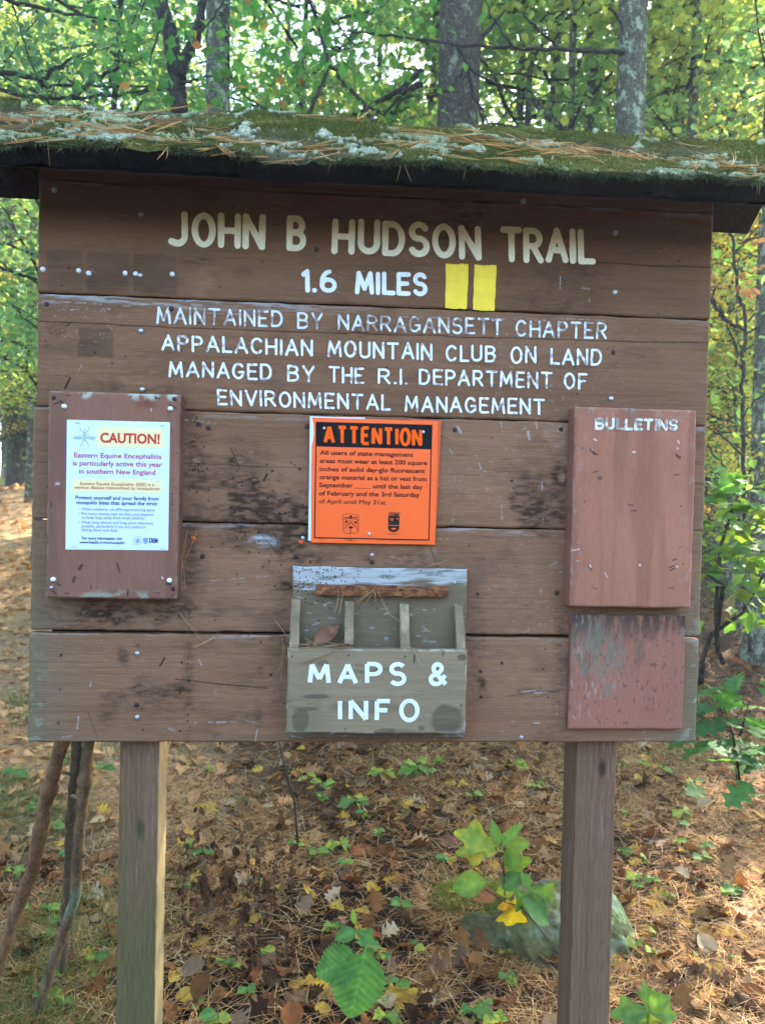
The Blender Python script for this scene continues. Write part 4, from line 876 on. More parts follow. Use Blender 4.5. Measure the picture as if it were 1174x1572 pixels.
hq = (c6(50, 4), c6(1130, 37), c6(1105, 1096), c6(42, 1078))
PK(sheet_mesh('panel', hq, YO, ORANGE, None, .0, 2, 6), hunt)
pr = MB(); y1 = YO-.0004; y2 = YO-.0008; BLK = (.012, .012, .014); OR = (.90, .115, .008)
sheet_quad(pr, (c6(88, 42), c6(1080, 68), c6(1073, 278), c6(84, 253)), y1, BLK)
for a, b in (((88, 44), (72, 1037)), ((1077, 70), (1051, 1057)),): line_quad(pr, [c6(*a), c6(*b)], 1.7, y1, BLK)
line_quad(pr, [c6(70, 1036), c6(1056, 1056)], 1.7, y1-.00005, BLK)
def ht(txt, x0, yb0, x1, yb1, col, bold, ch, y=None):
    y = y2 if y is None else y
    text_line(pr, txt, px2b(*c6(x0, yb0), y), px2b(*c6(x1, yb1), y), y, 1, bold, col, 1.0, ch/5.59*S*.995)
# heavy condensed capitals, drawn as block strokes
hl = word_strokes('ATTENTION', (c6(150, 72), c6(150, 233), c6(997, 97), c6(997, 257)), y2, .0034, .36)
o = letter_mesh('lettering', hl, y2, .0036, OR, M['print'], None, .0, 0.0, False, 30); PK(o, hunt)
for t, x0, a, x1, b in (('All users of state management', 118, 323, 917, 343), ('areas must wear at least 200 square', 116, 393, 1037, 413), ('inches of solid day-glo fluorescent', 116, 464, 1018, 482), ('orange material as a hat or vest from', 115, 533, 1033, 552),
                        ('September', 112, 602, 400, 606), ('until the last day', 573, 612, 1000, 620), ('of February and the 3rd Saturday', 110, 673, 972, 687), ('of April until May 31st.', 110, 741, 690, 753)):
    ht(t, x0, a, x1, b, BLK, .014 if 'May' not in t else .0, 39)
line_quad(pr, [c6(418, 611), c6(552, 615)], .5, y2, BLK)
# crests
sh = [c6(*p) for p in ((313, 842), (345, 833), (383, 830), (420, 835), (450, 844), (448, 900), (450, 975), (438, 992), (380, 1004), (325, 992), (312, 975), (316, 900))]
line_quad(pr, sh, .45, y2, BLK, True)
line_quad(pr, [c6(316, 880), c6(352, 868), c6(412, 870), c6(448, 884)], .45, y2, BLK)
for k in range(4): line_quad(pr, [c6(318, 965-k*26-(8 if k == 3 else 0)), c6(383, 905-k*16+(14 if k else 0)), c6(446, 970-k*26)], .4 if k else .7, y2, BLK)
for x, yy, rx, ry in ((383, 856, 11, 14), (345, 898, 12, 9), (425, 905, 12, 9), (383, 948, 20, 9)):
    pr.add([(px2b(*c6(x+rx*math.cos(a), yy+ry*math.sin(a)), y2-.0002)[0], y2-.0002, px2b(*c6(x+rx*math.cos(a), yy+ry*math.sin(a)), y2-.0002)[1]) for a in np.linspace(0, 6.283, 9)[:-1]], [tuple(range(8))], BLK)
line_quad(pr, [c6(381, 955), c6(379, 1002)], .8, y2, BLK)
for x0, x1 in ((326, 366), (402, 442)): line_quad(pr, [c6(x0, 862), c6(x1, 862)], .9, y2, BLK)
dk = [c6(*p) for p in ((703, 850), (800, 852), (797, 960), (780, 982), (750, 990), (718, 981), (702, 960))]
pr.add([(px2b(*p, y2)[0], y2, px2b(*p, y2)[1]) for p in dk], [tuple(range(7))], (.03, .022, .02))
line_quad(pr, [c6(707, 818), c6(803, 821), c6(800, 850), c6(705, 848)], .5, y2, BLK, True)
ht('DEM', 718, 844, 792, 846, BLK, .03, 18)
line_quad(pr, [c6(706, 930), c6(796, 932)], .8, y2-.0002, OR); line_quad(pr, [c6(718, 868), c6(730, 885), c6(745, 872), c6(738, 892)], 1.0, y2-.0002, OR)
for x, yy, rx, ry in ((750, 960, 22, 8), (782, 874, 6, 7)):
    pr.add([(px2b(*c6(x+rx*math.cos(a), yy+ry*math.sin(a)), y2-.0003)[0], y2-.0003, px2b(*c6(x+rx*math.cos(a), yy+ry*math.sin(a)), y2-.0003)[1]) for a in np.linspace(0, 6.283, 9)[:-1]], [tuple(range(8))], OR)
for x0, x1, yy in ((683, 818, 1002), (705, 795, 1010), (105, 165, 1047), (605, 690, 1056), (705, 830, 1059), (840, 1020, 1062), (318, 352, 1052), (392, 432, 1060)): line_quad(pr, [c6(x0, yy), c6(x1, yy+1)], .45, y2, (.2, .05, .02))
line_quad(pr, [c6(358, 1050), c6(376, 1066), c6(392, 1046)], 1.0, y2, BLK)
PK(pr.build('printing', M['print'], None, False, True), hunt)
for px, py in ((c6(154, 97)), (c6(1003, 130)), (c6(540, 1002))):
    o = stud('push_pin', px, py, YO-.0005, None, .55); o.parent = hunt; o.matrix_parent_inverse = Matrix.Translation(-hunt.location)
# torn wisps of cord at the notice's right pin
# orange plastic scraps stuck to the planks
for (px, py, a), lab in zip(((297, 826, .5), (462, 832, .3)), ('small orange plastic scrap stuck on the planks right of the caution panel', 'small orange plastic scrap on the planks left of the orange notice')):
    x, z = px2b(px, py, -.003); o = MB().box(-.005, .005, -.0012, .0012, -.0035, .0035).build('plastic_scrap', OLDO); bevel(o, .001); o.location = (x, -.0025, z); o.rotation_euler = (0, a, 0); tag(o, lab, 'scrap')
# ------------------------------------------------------------------ leaf shapes
def strip_leaf(n, wf, fold=.25, curl=0.0, ripple=0.0, petiole=0.0, c=1, sweep=0.0):
    """leaf of unit length along +X, width profile wf(u), lying in XY, up = +Z; triangles"""
    us = np.linspace(0, 1, n+1); V = []
    for i, u in enumerate(us):
        wv = wf(u); z = curl*u*u; rp = ripple*math.sin(i*2.4)
        for j in range(-c, c+1):
            f = j/c; V.append((u+sweep*wv*abs(f), wv*f, z+fold*wv*abs(f)+rp*abs(f)*(1 if j > 0 else -1)))
    T = []; q = 2*c+1
    for i in range(n):
        for j in range(2*c):
            a, b = q*i+j, q*i+q+j; T += [(a, b, b+1), (a, b+1, a+1)] if j >= c else [(a, b, a+1), (a+1, b, b+1)]
    if petiole > 0:
        k = len(V); V += [(-petiole, .012, -.05*petiole), (-petiole, -.012, -.05*petiole), (.02, -.012, 0), (.02, .012, 0)]; T += [(k, k+1, k+2), (k, k+2, k+3)]
    return np.array(V, float), np.array(T)
def w_oak(u): return max(.0, (.05+.30*math.sin(math.pi*min(1, u*.95+.03))**.8)*(1+.48*math.cos(u*2*math.pi*3.5+2.2)))*(1 if 0 < u < 1 else .25)
def w_ovate(u): return .0 if u in (0, 1) else .36*math.sin(math.pi*u**.8)**.9
def w_lance(u): return .0 if u in (0, 1) else .22*math.sin(math.pi*u**.85)
def w_toothed(u): return .0 if u in (0, 1) else .42*math.sin(math.pi*u**.72)**.75*(1+.11*(((-u*13) % 1)-.5)*2)
def w_lobed(u):     # sassafras: three blunt lobes
    if u in (0, 1): return .0
    return .20*math.sin(math.pi*u**.75)**.6+.19*math.exp(-((u-.50)/.15)**4)*(1+.1*math.sin(u*40))
LEAF = dict(oak=strip_leaf(16, w_oak, .12, .10, .03, .18), oakcurl=strip_leaf(14, w_oak, .55, -.35, .05, .15), ovate=strip_leaf(12, w_ovate, .26, -.22, .006, .2, 2, .15), ovcurl=strip_leaf(7, w_ovate, .7, .3, .03, .2),
            lance=strip_leaf(6, w_lance, .25, -.18, 0, .15), toothed=strip_leaf(64, w_toothed, .10, -.10, .006, .25, 9, .12), lobed=strip_leaf(24, w_lobed, .14, -.22, .010, .3, 3, .38),
            small=strip_leaf(2, lambda u: .34 if u == .5 else 0, .25, -.1), mid=strip_leaf(4, w_ovate, .25, -.15), lob4=strip_leaf(9, w_lobed, .2, -.2, 0, 0, 1, .35))
def rots(yaw, pitch, roll):
    cy, sy, cp, sp, cr, sr = np.cos(yaw), np.sin(yaw), np.cos(pitch), np.sin(pitch), np.cos(roll), np.sin(roll)
    R = np.empty((len(yaw), 3, 3))
    R[:, 0, 0] = cy*cp; R[:, 0, 1] = cy*sp*sr-sy*cr; R[:, 0, 2] = cy*sp*cr+sy*sr
    R[:, 1, 0] = sy*cp; R[:, 1, 1] = sy*sp*sr+cy*cr; R[:, 1, 2] = sy*sp*cr-cy*sr
    R[:, 2, 0] = -sp; R[:, 2, 1] = cp*sr; R[:, 2, 2] = cp*cr
    return R
def scatter(tv, tf, R, P, sc, col):
    n = len(P); k = len(tv)
    V = np.einsum('nij,kj->nki', R, tv)*np.asarray(sc)[:, None, None]+P[:, None, :]
    F = tf[None]+(np.arange(n)*k)[:, None, None]
    return V.reshape(-1, 3), F.reshape(-1, 3), np.repeat(col, k, 0)
class TM:                                      # collects triangle soups
    def __init__(s): s.V = []; s.F = []; s.C = []; s.n = 0
    def add(s, V, F, c): s.V.append(V); s.F.append(F+s.n); s.C.append(c); s.n += len(V); return s
    def build(s, name, mat, parent=None, smooth=False): return arr_mesh(name, np.concatenate(s.V), np.concatenate(s.F), mat, parent, np.concatenate(s.C), smooth)
def needles(P, yaw, pitch, L, wd, bend, col):
    """each needle: two quads (as triangles), bent"""
    n = len(P); d = np.stack([np.cos(yaw)*np.cos(pitch), np.sin(yaw)*np.cos(pitch), np.sin(pitch)], 1); s = np.stack([-np.sin(yaw), np.cos(yaw), np.zeros(n)], 1)*wd/2
    up = np.array([0, 0, 1.])
    a = P-d*L[:, None]/2; m = P+s/wd*(bend*L)[:, None]+up*(.02*L)[:, None]; b = P+d*L[:, None]/2
    V = np.stack([a-s, a+s, m-s, m+s, b-s*.5, b+s*.5], 1).reshape(-1, 3)
    F = (np.array([[0, 2, 1], [1, 2, 3], [2, 4, 3], [3, 4, 5]])[None]+(np.arange(n)*6)[:, None, None]).reshape(-1, 3)
    return V, F, np.repeat(col, 6, 0)
# ------------------------------------------------------------------ needles and scraps on the sign
nb = TM()
def bundle(base, dirs, L, col, wd=.0011, y=True):
    """a fascicle: needles from one base point, vectors dirs in 3-D"""
    for d in dirs:
        d = np.array(d, float); d /= np.linalg.norm(d); s = np.cross(d, RNG.normal(size=3)); s /= np.linalg.norm(s); a = np.array(base); bnd = s*L*random.uniform(-.05, .05); s = np.cross(d, s); s = s*wd/2
        m = a+d*L*.5+bnd; b = a+d*L
        V = np.array([a-s, a+s, m-s, m+s, b-s*.4, b+s*.4]); q = np.cross(d, s); V2 = np.array([a-q, a+q, m-q, m+q, b-q*.4, b+q*.4])
        T = np.array([[0, 2, 1], [1, 2, 3], [2, 4, 3], [3, 4, 5]])
        nb.add(V, T, np.tile(col, (6, 1))); nb.add(V2, T, np.tile(col, (6, 1)))
NC = [np.array([.36, .215, .085]), np.array([.44, .29, .125]), np.array([.28, .16, .065]), np.array([.46, .34, .18])]
nroof = TM(); nbs = nb; nb = nroof
for k in range(480):
    if k < 330:                                # drifted into a band half-way down the slope
        u = random.uniform(RX0, RX1); v = min(.97, max(.02, .30+.20*math.sin(u*5)+random.gauss(0, .10)))
    else: u = random.uniform(RX0, RX1); v = random.uniform(.03, .95)
    if random.random() > .35+.65*vn(u*4, 0*u, 9)*1.2: continue
    p, mm, ll = rtop(np.array([u]), np.array([v])); p = p[0]+rn*.005
    a = random.gauss(0, .6)+(math.pi if random.random() < .5 else 0)
    if random.random() < .22: a = random.uniform(0, 6.28)
    ds = []
    for _ in range(random.choice((1, 2, 3, 3, 4))):
        aa = a+random.gauss(0, .10); ds.append(np.array([1., 0, 0])*math.cos(aa)+rd*math.sin(aa)+rn*random.uniform(-.01, .07))
    bundle(p, ds, random.uniform(.045, .10), random.choice(NC)*random.uniform(.85, 1.35), .0014)
for px in (617, 75, 510, 715, 1165):  # needles hanging over the eave
    u = onY(px, 270, RYF)[0]; p, _, _ = rtop(np.array([u]), np.array([.02]))
    bundle(p[0]+rn*.003, [(random.uniform(-.5, .4), -.12, -1+.3*random.random()) for _ in range(random.choice((1, 2)))], random.uniform(.03, .05), random.choice(NC)*.8)
o = PR(nroof.build('pine_needles', M['needle'])); o['kind'] = 'stuff'
nb = TM()
def nd(px0, py0, px1, py1, y=-.006, n=1, y1=None):
    a = onY(px0, py0, y); b = onY(px1, py1, y if y1 is None else y1)
    for _ in range(n):
        d = b-a+RNG.normal(0, .0035, 3)*(n > 1); d[1] = -abs(d[1])*.0+random.uniform(-.004, .001)
        bundle(a, [d], np.linalg.norm(d), random.choice(NC)*1.05, .0011)
for q in (((275, 940), (308, 980), 4), ((277, 946), (345, 975), 1), ((280, 950), (297, 988), 1), ((330, 978), (295, 996), 2), ((300, 968), (326, 1000), 1), ((288, 812), (277, 880), 2), ((303, 815), (280, 870), 1), ((278, 850), (280, 905), 2), ((262, 892), (280, 850), 1),
          ((420, 950), (443, 980), 2), ((425, 955), (447, 985), 1), ((432, 978), (441, 1020), 2), ((430, 1050), (434, 985), 2), ((428, 1030), (436, 1000), 1), ((655, 869), (690, 863), 2), ((650, 870), (676, 866), 1), ((660, 657), (700, 676), 1), ((662, 656), (680, 651), 1), ((1052, 660), (1078, 668), 1)): nd(*q[0], *q[1], -.006, q[2])
for q in (((521, 943), (526, 910), 3), ((514, 940), (523, 905), 2), ((577, 903), (541, 930), 4), ((577, 903), (560, 928), 2), ((578, 905), (598, 945), 2), ((576, 905), (575, 925), 2), ((545, 905), (650, 906), 2), ((610, 905), (632, 896), 2), ((618, 918), (650, 906), 1), ((600, 945), (615, 954), 1), ((640, 905), (655, 907), 1)): nd(*q[0], *q[1], YB-.021, q[2])
for q in (((442, 987), (475, 992), 2), ((445, 996), (480, 992), 2), ((467, 979), (500, 997), 2), ((470, 984), (478, 992), 2), ((480, 992), (535, 990), 4), ((500, 985), (545, 992), 2), ((485, 994), (530, 985), 2), ((462, 1019), (511, 1003), 3), ((511, 998), (527, 1018), 1), ((535, 955), (550, 948), 1), ((617, 988), (650, 994), 2), ((634, 995), (648, 1025), 1)): nd(*q[0], *q[1], YF-.003, q[2])
nbo = nb.build('pine_needles', M['needle']); tag(nbo, 'loose tan pine needles caught on the sign planks and map box', 'pine needles', None, 'stuff')
# dead leaf lying in the map box
def leaf_obj(name, kind, base, tip, up, L, col, mat, parent=None, col2=None, jag=.0, seed=0):
    """one leaf from base to tip (world), face turned to up"""
    tv, tf = LEAF[kind]; base = np.array(base, float); x = np.array(tip, float)-base; x /= np.linalg.norm(x); z = np.array(up, float); z -= x*np.dot(x, z); z /= np.linalg.norm(z)+1e-9; y = np.cross(z, x)
    R = np.stack([x, y, z], 1); t = tv.copy()
    V = (R@t.T).T*L+base
    nzs = fbm(t[:, 0]*5+seed*3.1, t[:, 1]*6, 3, 200+seed)[:, None]; vein = np.exp(-(np.abs(t[:, 1])/.02)**2)[:, None]
    c = np.array(col)*(.85+.3*nzs)
    if col2 is not None: mk = ss(.40, .62, nzs); c = c*(1-mk)+np.array(col2)*mk
    c = c*(1+.25*vein)
    if kind == 'toothed':
        sv = np.abs(((t[:, 0]-.55*np.abs(t[:, 1]))*9) % 1-.5)[:, None]; c = c*(1+.30*ss(.12, .03, sv)-.12*ss(.3, .5, sv))
    return arr_mesh(name, V, tf, mat, parent, c, True)
lb = onY(482, 990, YF+.012); lt = onY(524, 953, YB-.012)
o = leaf_obj('dead_leaf', 'lance', lb, lt, (-.3, -1, .3), float(np.linalg.norm(lt-lb)), (.19, .095, .055), M['dead'], None, (.10, .05, .03), 0, 3)
tag(o, 'curled dull brown dead leaf lying in the first compartment of the map box', 'leaf')
a, b = onY(518, 991, YF-.002), onY(546, 992, YF-.002)
tag(MB().tube([a, (a+b)/2+np.array([0, 0, .002]), b], [.003, .0034, .0022], 7, (.1, .06, .03), True, .3).build('twig', M['stick'], None, True, True), 'short brown twig on the top edge of the map box front', 'twig')
# ------------------------------------------------------------------ ground
def warp(t, a, k): return a*np.sinh(k*t)/math.sinh(k)
gx = warp(np.linspace(-1, 1, 241), 90, 5.2); gy = np.concatenate([-3-warp(np.linspace(1, 0, 30), 60, 3.)[:-1], -3+0*np.zeros(1), np.linspace(-2.9, 6, 220), 6+warp(np.linspace(0, 1, 90)[1:], 170, 3.4)])
GX, GY = np.meshgrid(gx, gy); GZ = g(GX, GY)+.02*(fbm(GX*3, GY*3, 4, 210)-.5)*ss(40, 5, np.abs(GY))
def pathm(x, y):                               # worn path running away on the left; its colours are lifted as if sunlit
    return ss(1.5, .7, np.abs(x-(-1.0-.33*y)))*ss(1.0, 2.5, y)*ss(19, 17, y)
t1 = fbm(GX*6, GY*6, 4, 211); t2 = fbm(GX*1.1, GY*1.1, 4, 212); pm = pathm(GX, GY)
gc = np.array([.034, .021, .010])*(.6+.8*t1)[..., None]
gc = lerp(gc, np.array([.10, .055, .024]), .5*ss(.45, .65, t2)); gc = lerp(gc, np.array([.42, .27, .14]), .85*pm)
gc = lerp(gc, np.array([.07, .085, .03]), .8*ss(17.5, 19, GY)*ss(-1, -4, GX)+.4*ss(6, 12, GY)*ss(1, 4, GX)*ss(.45, .6, t2))
idx = np.arange(GX.size).reshape(GX.shape)
F = np.stack([idx[:-1, :-1], idx[:-1, 1:], idx[1:, 1:], idx[1:, :-1]], -1).reshape(-1, 4)
m, n_, l_, p_ = mat_new('forest_floor'); setp(p_, .95, .1)
a_ = n_.new('ShaderNodeAttribute'); a_.attribute_name = 'Col'; h_ = noise(n_, l_, 26, (1, 1, 1), 7, .7)
r_ = ramp(n_, [(.32, (.35,)*3), (.5, (.9,)*3), (.68, (1.7, 1.55, 1.35))]); l_.new(h_, r_.inputs[0]); l_.new(mixc(n_, l_, 1., a_.outputs[0], r_.outputs[0], 'MULTIPLY'), p_.inputs['Base Color']); bump(n_, l_, p_, h_, 1, .03)
ground = arr_mesh('ground', np.stack([GX, GY, GZ], -1).reshape(-1, 3), F, m, None, gc.reshape(-1, 3)); tag(ground, 'forest floor of soil under leaves and pine needles', 'ground', None, 'structure')
# ------------------------------------------------------------------ needle and leaf litter
def view_pts(n, d0, d1, power=1.0, spread=.74):
    """random ground points inside a wedge a bit wider than the view"""
    d = d0+(d1-d0)*RNG.random(n)**power; a = RNG.uniform(-spread, spread, n); x = CAM[0]+(a+.071)*d; y = CAM[1]+d
    return x, y
def gnd(x, y, dz=0.0): return np.stack([x, y, g(x, y)+dz], 1)
PALN = np.array([[.48, .27, .10], [.37, .185, .065], [.60, .40, .19], [.19, .085, .032], [.08, .037, .015]])
lit = TM()
for n, d0, d1, L, wd, pw in ((72000, 1.7, 4.4, .10, .0019, 1.0), (46000, 4.2, 9, .11, .0034, 1.1), (20000, 9, 20, .14, .007, 1.0)):
    x, y = view_pts(n, d0, d1, pw); den = fbm(x*2.2, y*2.2, 3, 220); k = RNG.random(n) < ss(.36, .60, den)*.85+.26; x, y = x[k], y[k]; n = len(x)
    yaw = fbm(x*1.4, y*1.4, 2, 221)*9+RNG.normal(0, 1.0, n)
    c = PALN[RNG.choice(5, n, p=[.32, .26, .16, .16, .10])]*RNG.uniform(.6, 1.25, (n, 1)); pth = pathm(x, y)[:, None]; c = c*(1-.6*pth)+np.array([.70, .40, .16])*.6*pth
    V, F, cc = needles(gnd(x, y, RNG.uniform(.006, .036, n)), yaw, RNG.normal(0, .13, n), L*RNG.uniform(.6, 1.25, n), wd, RNG.normal(0, .07, n), c); lit.add(V, F, cc)
o = lit.build('needle_litter', M['needle']); tag(o, 'fallen orange-brown pine needles covering the forest floor', 'pine needles', None, 'stuff')
PALL = np.array([[.13, .055, .019], [.20, .088, .028], [.05, .023, .010], [.29, .165, .07], [.40, .28, .15], [.20, .07, .022], [.16, .10, .055]])
lit = TM()
for n, d0, d1, k0, k1 in ((4200, 1.8, 5, .03, .09), (4600, 4.5, 10, .04, .10), (4200, 9, 22, .09, .17)):
    for kind, fr in (('oakcurl', .45), ('ovcurl', .3), ('oak', .25)):
        q = int(n*fr); x, y = view_pts(q, d0, d1); tv, tf = LEAF[kind]
        R = rots(RNG.uniform(0, 6.28, q), RNG.normal(0, .3, q), RNG.normal(0, .35, q)+(RNG.random(q) < .4)*math.pi)
        c = PALL[RNG.choice(7, q, p=[.27, .24, .19, .12, .03, .08, .07])]*RNG.uniform(.7, 1.2, (q, 1)); pth = pathm(x, y)[:, None]; c = c*(1-.8*pth)+np.array([.66, .37, .15])*.8*pth
        V, F, cc = scatter(tv, tf, R, gnd(x, y, RNG.uniform(.012, .03, q)), RNG.uniform(k0, k1, q), c); lit.add(V, F, cc)
o = lit.build('leaf_litter', M['dead'], None, True); tag(o, 'brown dead leaves carpeting the forest floor', 'leaf litter', None, 'stuff')
# grass and small herbs: left edge of the path and tufts
q = 70000; x, y = view_pts(q, 1.8, 5, 1, .62); k = (ss(-.5, -1.0, x)*ss(.40, .6, fbm(x*2.5, y*2.5, 3, 230)) > RNG.random(q)*1.1) | ((ss(1.2, 2.2, x)*ss(.52, .66, fbm(x*2, y*2, 3, 231))) > RNG.random(q)*2.5); x, y = x[k], y[k]; n = len(x)
x2, y2_ = RNG.uniform(-11, -3, 5000), RNG.uniform(17.8, 23, 5000); x3, y3 = RNG.uniform(2, 9, 5000), RNG.uniform(6, 13, 5000); x = np.r_[x, x2, x3]; y = np.r_[y, y2_, y3]; far = np.r_[np.ones(n), np.full(5000, 3.2), np.full(5000, 2.0)]; n = len(x)
D = np.stack([RNG.normal(0, .6, n), RNG.normal(0, .6, n), np.ones(n)], 1)*(RNG.uniform(.05, .15, n)*far)[:, None]
V, F, cc = blades(gnd(x, y), D, .0013*far, np.array([[.09, .14, .04], [.13, .17, .055], [.20, .19, .08]])[RNG.choice(3, n, p=[.45, .35, .2])])
o = arr_mesh('grass', V, F, M['leaf'], None, cc, False); tag(o, 'thin green grass growing through the leaf litter', 'grass', None, 'stuff')
# ------------------------------------------------------------------ single fallen leaves that stand out
def fallen(px, py, kind, L, col, col2, label, group, seed):
    p = onG(px, py); r = random.Random(seed); a = r.uniform(0, 6.28); p = p+np.array([0, 0, .022]); tip = p+np.array([math.cos(a), math.sin(a), r.uniform(-.1, .25)])
    o = leaf_obj('fallen_leaf', kind, p-(tip-p)*L/2/np.linalg.norm(tip-p), tip, (r.gauss(0, .25), -.35+r.gauss(0, .25), 1), L, col, M['dead'] if col[1] < .3 else M['leaf'], None, col2, 0, seed)
    return tag(o, label, 'leaf', group)
YC_ = ((.62, .42, .03), (.50, .36, .05)); rr = random.Random(4)
YP_ = [(rr.uniform(265, 1170), 1150+410*rr.random()**.8) for _ in range(110)]+[(rr.uniform(20, 180), rr.uniform(1180, 1540)) for _ in range(10)]
for i, (px, py) in enumerate(tuple(YP_)+((600, 1360), (560, 1342), (548, 1446-5), (290, 1540), (285, 1468), (640, 1250), (617, 1260), (1010, 1410), (1115, 1410), (1020, 1490), (300, 1380), (128, 1405), (135, 1475), (240, 1395), (690, 1378), (860, 1300), (1050, 1315), (980, 1200), (985, 1170), (590, 1235), (345, 1490), (615, 1535), (720, 1405), (540, 1275), (1108, 1440), (395, 1420), (575, 1370), (470, 1300))):
    fallen(px+rr.uniform(-4, 4), py, rr.choice(['ovate', 'lobed', 'oak']), rr.uniform(.045, .085), YC_[i % 2], (.45, .24, .05), 'small yellow fallen leaf lying on the brown litter behind the posts', 'yellow fallen leaves', i)
for i, (px, py) in enumerate(((505, 1255), (490, 1470), (355, 1430), (540, 1155), (655, 1205), (830, 1195), (1000, 1215), (1140, 1240), (1060, 1475), (1130, 1480), (1100, 1530), (990, 1540), (690, 1500), (560, 1560), (330, 1210), (450, 1550), (1060, 1350), (690, 1300), (720, 1240), (910+60, 1380), (1150, 1330), (270, 1300), (150, 1240), (60, 1250), (120, 1340), (480, 1190), (610, 1180), (760, 1170), (380, 1180))):
    fallen(px+rr.uniform(-5, 5), py, rr.choice(['oak', 'oakcurl', 'oak']), rr.uniform(.085, .13), rr.choice([(.20, .10, .045), (.15, .07, .035), (.26, .13, .05), (.11, .055, .035)]), (.12, .06, .03), 'brown lobed oak leaf lying on the forest floor among pine needles', 'brown oak leaves', 40+i)
for i, (px, py) in enumerate(((1005, 1300), (848, 1258), (350, 1245), (745, 1200), (375, 1360), (650, 1180), (1150, 1420), (40, 1232), (985, 1150), (500, 1535), (935+60, 1260), (1145, 1180))):
    fallen(px, py, rr.choice(['oak', 'oak', 'ovate']), rr.uniform(.07, .11), rr.choice([(.36, .25, .14), (.32, .22, .13), (.40, .29, .16)]), (.26, .17, .10), 'pale tan dry leaf lying on the darker litter', 'pale dry leaves', 90+i)
fallen(865+575-574, 1492+0, 'ovate', .085, (.60, .25, .02), (.55, .33, .04), 'bright orange-yellow fallen leaf right of the right post near the boulder', None, 130).location.x += .16
fallen(1130, 1020, 'oak', .13, (.32, .05, .015), (.22, .06, .02), 'large rust-red fallen oak leaf right of the board', None, 131)
# ------------------------------------------------------------------ boulder, stones
def boulder(name, c, rx, ry, rz, seed, res=60, paintf=None):
    V = []; th = np.linspace(0, math.pi, res//2+1); ph = np.linspace(0, 2*math.pi, res+1)[:-1]
    T, Ph = np.meshgrid(th, ph, indexing='ij'); X, Y, Z = np.sin(T)*np.cos(Ph), np.sin(T)*np.sin(Ph), np.cos(T)
    pw = lambda v: np.sign(v)*np.abs(v)**.75
    d = 1+.30*(fbm(X*1.6+Z+seed, Y*1.6-Z, 4, seed)-.5)+.20*(fbm(X*5+Z*5, Y*5+seed-Z*3, 6, seed+1)-.5)
    Px, Py, Pz = pw(X)*rx*d, pw(Y)*ry*d, pw(Z)*rz*d
    N, K = T.shape; idx = np.arange(N*K).reshape(N, K); i2 = np.roll(idx, -1, 1)
    F = np.stack([idx[:-1], idx[1:], i2[1:], i2[:-1]], -1).reshape(-1, 4)
    P = np.stack([Px, Py, Pz], -1).reshape(-1, 3); n1 = fbm(P[:, 0]*14+P[:, 1]*9+seed, P[:, 2]*14, 4, seed+2); n2 = fbm(P[:, 0]*30+seed, P[:, 2]*30+P[:, 1]*20, 4, seed+3)
    c0 = np.array([.12, .115, .04])*(.6+.5*n1+.3*n2)[:, None]
    if paintf: c0 = paintf(P, c0, n1, n2)
    return arr_mesh(name, P+np.array(c), F, M['rock'], None, c0)
def rp(P, c, n1, n2):
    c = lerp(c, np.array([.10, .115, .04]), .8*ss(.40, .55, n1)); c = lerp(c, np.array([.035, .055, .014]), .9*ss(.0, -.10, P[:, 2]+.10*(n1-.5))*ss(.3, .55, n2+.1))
    c = lerp(c, np.array([.22, .29, .13]), .9*ss(.46, .58, n2*.6+n1*.4)*ss(.06, .15, P[:, 0])); return lerp(c, np.array([.20, .23, .17]), .5*ss(.60, .66, n2))
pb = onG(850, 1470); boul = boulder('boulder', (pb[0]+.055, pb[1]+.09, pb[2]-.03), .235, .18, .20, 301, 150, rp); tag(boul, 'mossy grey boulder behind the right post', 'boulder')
pb2 = onG(745, 1468); b2 = boulder('boulder', (pb2[0]+.03, pb2[1]+.10, pb2[2]-.01), .10, .10, .075, 305, 70, lambda P, c, a, b: lerp(c*.75, np.array([.16, .16, .085]), .5*ss(.4, .6, a))); tag(b2, 'low flat grey stone touching the left side of the mossy boulder', 'boulder')
q = 900; a = RNG.uniform(0, 6.28, q); r_ = np.sqrt(RNG.random(q)); x = pb2[0]-.02+.14*r_*np.cos(a); y = pb2[1]+.16+.10*r_*np.sin(a); D = np.stack([RNG.normal(0, .5, q), RNG.normal(-.3, .4, q), RNG.uniform(.3, 1, q)], 1)*.06
V, F, cc = blades(np.stack([x, y, g(x, y)+.09+.05*(1-r_)], 1), D, .0011, np.array([[.12, .17, .03], [.17, .20, .045]])[RNG.choice(2, q)]); tag(arr_mesh('grass_tuft', V, F, M['leaf'], None, cc, False), 'bright mossy grass tuft on the low stone beside the boulder', 'grass', None, 'stuff')
for px, py, r, lab in ((1118, 1372, .05, 'dark wet stone half buried at the right edge of the picture'), (450, 1555, .025, 'small grey pebble at the bottom beside the big serrated leaf'), (65, 1232, .06, 'flat pale grey stone on the ground left of the leaning sticks')):
    p = onG(px, py); o = boulder('stone', (p[0], p[1]+r*.6, p[2]+r*.2), r, r*.8, r*.55, 310+px, 36, (lambda P, c, a, b: c*.4) if r == .05 else (lambda P, c, a, b: c*1.2)); tag(o, lab, 'stone')
